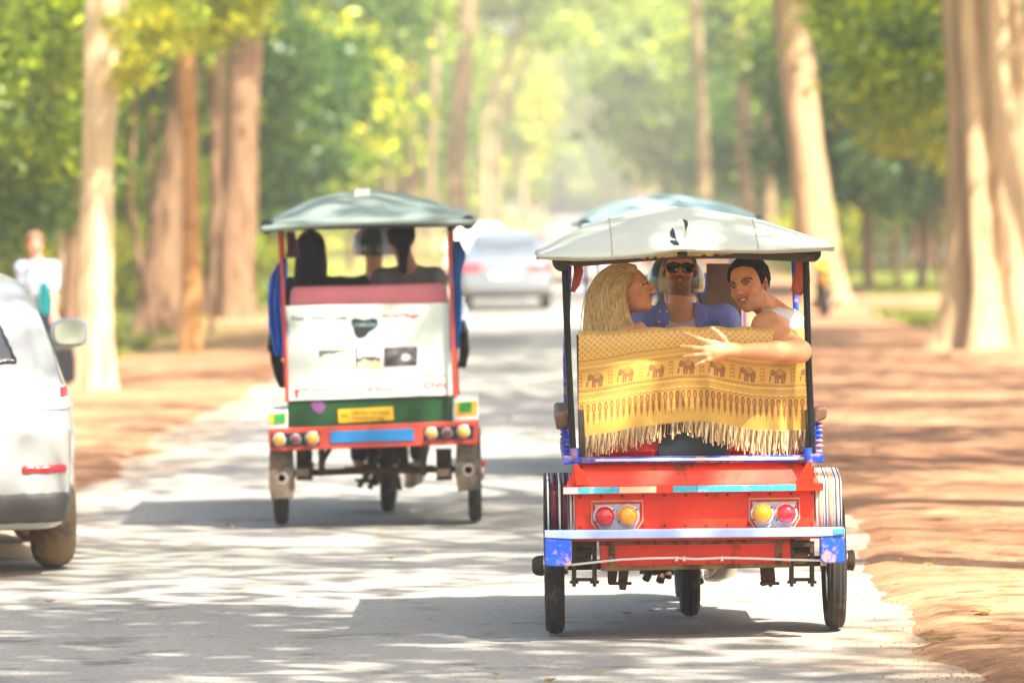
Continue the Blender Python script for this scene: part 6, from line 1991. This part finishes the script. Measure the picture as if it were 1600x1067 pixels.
# ------------------------------------------------------------------ the gold shawl with elephants
GOLD = np.array(srgb(222, 168, 66)); GOLD2 = np.array(srgb(238, 200, 112)); PURP = np.array(srgb(98, 44, 50)); OCHRE = np.array(srgb(168, 98, 28))
hem_x = [903, 914, 950, 989, 1028, 1067, 1106, 1145, 1177, 1223, 1262]
hem_y = [683, 682, 677, 669, 664, 659, 659, 667, 672, 674, 672]
XS = np.linspace(904, 1261, 640)
hemv = np.interp(XS, hem_x, hem_y)
topv = np.interp(XS, [904, 912, 960, 1020, 1085, 1160, 1261], [522, 525, 524, 519, 517, 518, 521])
NR = 300
rows_t = np.linspace(0, 1, NR)                    # 0 hem .. 1 top edge
D = rows_t[:, None] * (hemv - topv)[None, :]      # distance above the hem, photo px
XX = np.broadcast_to(XS[None, :], D.shape)
def elephant(u, d):
    """u -15..15 (left is the head), d 0..26 up from the feet; returns body mask, blanket mask"""
    y = d - 12
    body = ((u - 3) / 8.8) ** 2 + ((y - 3) / 7.2) ** 2 < 1
    head = ((u + 7.5) / 4.2) ** 2 + ((y - 5) / 5.2) ** 2 < 1
    ear = ((u + 4.8) / 2.6) ** 2 + ((y - 4.5) / 4.0) ** 2 < 1
    tx = np.interp(y, [-10, -7, -3, 1, 4], [-13.6, -12.6, -12.2, -11.0, -9.5])
    trunk = (np.abs(u - tx) < np.interp(y, [-10, 4], [.9, 2.0])) & (y > -9.5) & (y < 5)
    tusk = (np.abs(y - (-1.2 - (u + 9) * .35)) < .6) & (u > -13.5) & (u < -9)
    legs = np.zeros_like(u, bool)
    for c_, w_ in ((-3.6, 1.7), (.2, 1.5), (6.2, 1.6), (9.8, 1.6)):
        legs |= (np.abs(u - c_ - .06 * (y + 5)) < w_) & (y > -11.5) & (y < 1)
    tail = (np.abs(u - 12.2 - .1 * (y)) < .6) & (y > -5) & (y < 4)
    m = body | head | trunk | legs | tail
    blanket = ((u - 3.0) / 5.2) ** 2 + ((y - 6.2) / 4.6) ** 2 < 1
    rim = (((u - 3.0) / 5.9) ** 2 + ((y - 6.2) / 5.3) ** 2 < 1) & ~blanket
    line = ear & (((u + 4.8) / 1.9) ** 2 + ((y - 4.5) / 3.2) ** 2 > 1)
    return (m & ~blanket & ~line) | rim, m | rim, tusk
colr = np.empty(D.shape + (3,))
wv = (np.sin(XX * 2.9) * .5 + .5)[..., None]
colr[:] = GOLD * (1 - .25 * wv) + GOLD2 * .25 * wv
def blend(m, c_, a=1.0):
    m = m.astype(float)[..., None] * a
    colr[:] = colr * (1 - m) + c_ * m
# pendants
per = 9.3
u = (XX - 914) % per - per / 2
d = D
pend = ((u / 3.3) ** 2 + ((d - 43) / 8) ** 2 < 1) | ((np.abs(u) < 1.9) & (d > 30) & (d < 38)) | ((u / 2.6) ** 2 + ((d - 31) / 3.2) ** 2 < 1) | ((np.abs(u) < (d - 19) * .30) & (d > 19) & (d < 28)) | ((np.abs(u) < .5) & (d > 16) & (d < 22))
inner = ((u / 1.5) ** 2 + ((d - 43) / 4.6) ** 2 < 1)
blend(pend, OCHRE * .55 + PURP * .45, .85); blend(inner, GOLD, .5)
blend((np.abs(d - (53 + 1.6 * np.cos(u / per * 6.28))) < .9), PURP, .6)
for a_, b_, c_, al in ((55, 57, GOLD2, .6), (57.5, 58.4, OCHRE, .6), (60, 62, OCHRE, .35), (63.5, 64.5, PURP, .25), (66, 67.2, GOLD2, .7), (68.6, 70.4, OCHRE, .45), (72.3, 73.1, OCHRE, .5),
                    (99.2, 100, OCHRE, .5), (104.5, 105.5, OCHRE, .4), (106.5, 108, GOLD2, .7), (109.5, 111, OCHRE, .35), (112.5, 113.3, PURP, .3), (115.5, 117, OCHRE, .35)):
    blend((d > a_) & (d < b_), c_, al)
blend((np.abs(d - 71) < .8) & ((XX % 3.4) < 2), PURP, .75)
blend((np.abs(d - 102.3) < .8) & ((XX % 3.4) < 2), PURP, .75)
blend((np.abs(d - 62.8) < .6) & ((XX % 2.4) < 1.2), PURP, .45)
# elephants and the columns between
pe = 47.6
ue = (XX - 930 + pe / 2) % pe - pe / 2
lean_ = ue
full, sil, tusk = elephant(lean_, d - 74.0)
shade_e = (np.sin(XX * 1.7 + d * .9) * .5 + .5)[..., None]
mm_ = sil.astype(float)[..., None]
blend(sil, OCHRE * .6 + GOLD * .4, .7)
blend(full, PURP, .56)
blend(tusk, GOLD2, .9)
uc = (XX - 930) % pe - pe / 2
colm = (np.abs(uc) < 3.6) & (d > 75) & (d < 98)
blend(colm & ((np.abs(uc) > 2.6) | ((d % 5.6) < 2.4)), OCHRE * .8 + PURP * .2, .6)
# lattice of diamonds above
pl = 9.6
uu = (XX - 905) / pl; vv = (d - 118) / 9.0
dd1 = np.abs(((uu + vv) % 1) - .5); dd2 = np.abs(((uu - vv) % 1) - .5)
lat = (d > 118)
blend(lat & ((dd1 < .09) | (dd2 < .09)), GOLD2, .8)
blend(lat & (np.maximum(dd1, dd2) > .36) & (np.minimum(dd1, dd2) > .36), OCHRE, .75)
blend(lat & (dd1 > .22) & (dd1 < .28), OCHRE, .5); blend(lat & (dd2 > .22) & (dd2 < .28), OCHRE, .5)
blend(np.abs(d - 118.3) < .7, PURP, .5)
# cloth surface
uX = (XS - 904) / 357
fold = (np.sin(uX * 23 + .6) * .5 + np.sin(uX * 41 + 2) * .3 + np.sin(uX * 9) * .6)
V = np.zeros(D.shape + (3,))
ctrv = CM @ Vector((0, 0, -1))
hang = (1 - rows_t[:, None])
Yc = 26.235 - .045 * np.sin(np.clip(rows_t[:, None] * 1.0, 0, 1) * math.pi * .5) - .018 * fold[None, :] * (hang ** 1.1) - .004 * fnoise(np.stack([XX.ravel() * .022, D.ravel() * .05, 0 * D.ravel()], 1), 1.0, 4).reshape(D.shape) - .006
# a raised fold of cloth at the lower right
fx = np.exp(-((XX - 1205 - (1 - rows_t[:, None]) * 18) / 16) ** 2) * np.clip(hang - .15, 0, 1)
fx2 = np.exp(-((XX - 1232) / 7) ** 2) * hang
Yc = Yc - .035 * fx + .02 * fx2 - .02 * np.exp(-((XX - 1110) / 12) ** 2 - ((rows_t[:, None] - .42) / .16) ** 2)
Yc = Yc - .012 * np.exp(-((rows_t[:, None] - .9) / .12) ** 2)
py_ = hemv[None, :] - D
flat_ = np.stack([(XX - 800) / FPX, (533.5 - py_) / FPX, -np.ones_like(D)], -1) @ np.array(CM).T
V = np.array([0, 0, CAM_H]) + flat_ * (Yc / flat_[..., 1])[..., None]
# over the top edge of the seat back and down inside
extra = []
excol = []
for k in range(1, 14):
    a = min(k / 5, 1) * math.pi
    base_ = V[-1].copy()
    rr_ = .045
    base_[:, 1] += rr_ * (1 - math.cos(a)) + (0 if k <= 5 else 0)
    base_[:, 2] += rr_ * .45 * math.sin(a) - (0 if k <= 5 else (k - 5) * .025)
    base_[:, 2] += .004 * np.sin(XS * .13 + k * .3)
    extra.append(base_); excol.append(colr[-1 - (k * 6 % 60)])
V = np.concatenate([V, np.array(extra)], 0); C_ = np.concatenate([colr, np.array(excol)], 0)
H, W = V.shape[:2]
I = np.arange(H * W).reshape(H, W)
Fq = np.stack([I[:-1, :-1], I[:-1, 1:], I[1:, 1:], I[1:, :-1]], -1).reshape(-1, 4)
M_SHAWL = mat('gold_silk', (1, 1, 1), rough=.42, var=.05, scale=60, attr='Col', sheen=.3, spec=.5)
shawl = mesh_obj('shawl', V.reshape(-1, 3), Fq, M_SHAWL, colors=C_.reshape(-1, 3))
tag(shawl, 'gold silk shawl woven with a row of elephants, draped over the seat back', 'shawl')
# fringe: twisted tassels, each its own length, too thin to count
rr = random.Random(8)
fv, ff, fc = [], [], []
x = 905.0
while x < 1261:
    hy = np.interp(x, hem_x, hem_y)
    L_ = np.interp(x, [905, 990, 1003, 1040, 1062, 1090, 1110, 1150, 1200, 1240, 1261], [30, 31, 27, 25, 19, 22, 31, 35, 38, 35, 30]) * rr.uniform(.68, 1.15)
    yi = np.interp(x, XS, np.arange(640)); Y0 = float(Yc[0, int(yi)])
    sway = rr.gauss(-1.5 if x < 1010 else 0, 2.2)
    tone = rr.random()
    c_ = np.array(srgb(214, 164, 78)) * (1 - tone) + np.array(srgb(242, 222, 170)) * tone
    if rr.random() < .12: c_ = np.array(srgb(150, 100, 50))
    wpx = rr.uniform(.32, .85)
    n_ = 7; b_ = len(fv)
    for j in range(n_):
        t = j / (n_ - 1)
        p_ = P(x + sway * t * t + math.sin(t * 6 + x) * .4, hy - 2 + (L_ + 2) * t, Y0 - .004 - .012 * math.sin(t * 3 + x * .7))
        w_ = wpx / 338 * (1.0 if t < .85 else 1.5)
        fv += [(p_.x - w_, p_.y, p_.z), (p_.x, p_.y - w_, p_.z), (p_.x + w_, p_.y, p_.z), (p_.x, p_.y + w_, p_.z)]
        fc += [c_ * (.85 + .3 * rr.random())] * 4
    for j in range(n_ - 1):
        for k in range(4):
            ff.append((b_ + j * 4 + k, b_ + j * 4 + (k + 1) % 4, b_ + (j + 1) * 4 + (k + 1) % 4, b_ + (j + 1) * 4 + k))
    x += rr.uniform(.5, 1.35) if not (1033 < x < 1046 or 1058 < x < 1066) else rr.uniform(2.5, 6)
tag(mesh_obj('fringe', np.array(fv), ff, M_SHAWL, shawl, colors=np.array(fc), smooth=True), kind='stuff')

# ------------------------------------------------------------------ hazy air down the avenue
hz = MB(); hz.box((-170, -70, -1.2), (170, 1010, 34))
m_h = bpy.data.materials.new('haze'); m_h.use_nodes = True
nt = m_h.node_tree; nt.nodes.clear()
pv = nt.nodes.new('ShaderNodeVolumePrincipled'); pv.inputs['Color'].default_value = (1, .97, .90, 1); pv.inputs['Density'].default_value = 0.00068; pv.inputs['Anisotropy'].default_value = 0.0
om = nt.nodes.new('ShaderNodeOutputMaterial'); nt.links.new(pv.outputs[0], om.inputs['Volume'])
tag(hz.build('haze', m_h), kind='stuff')
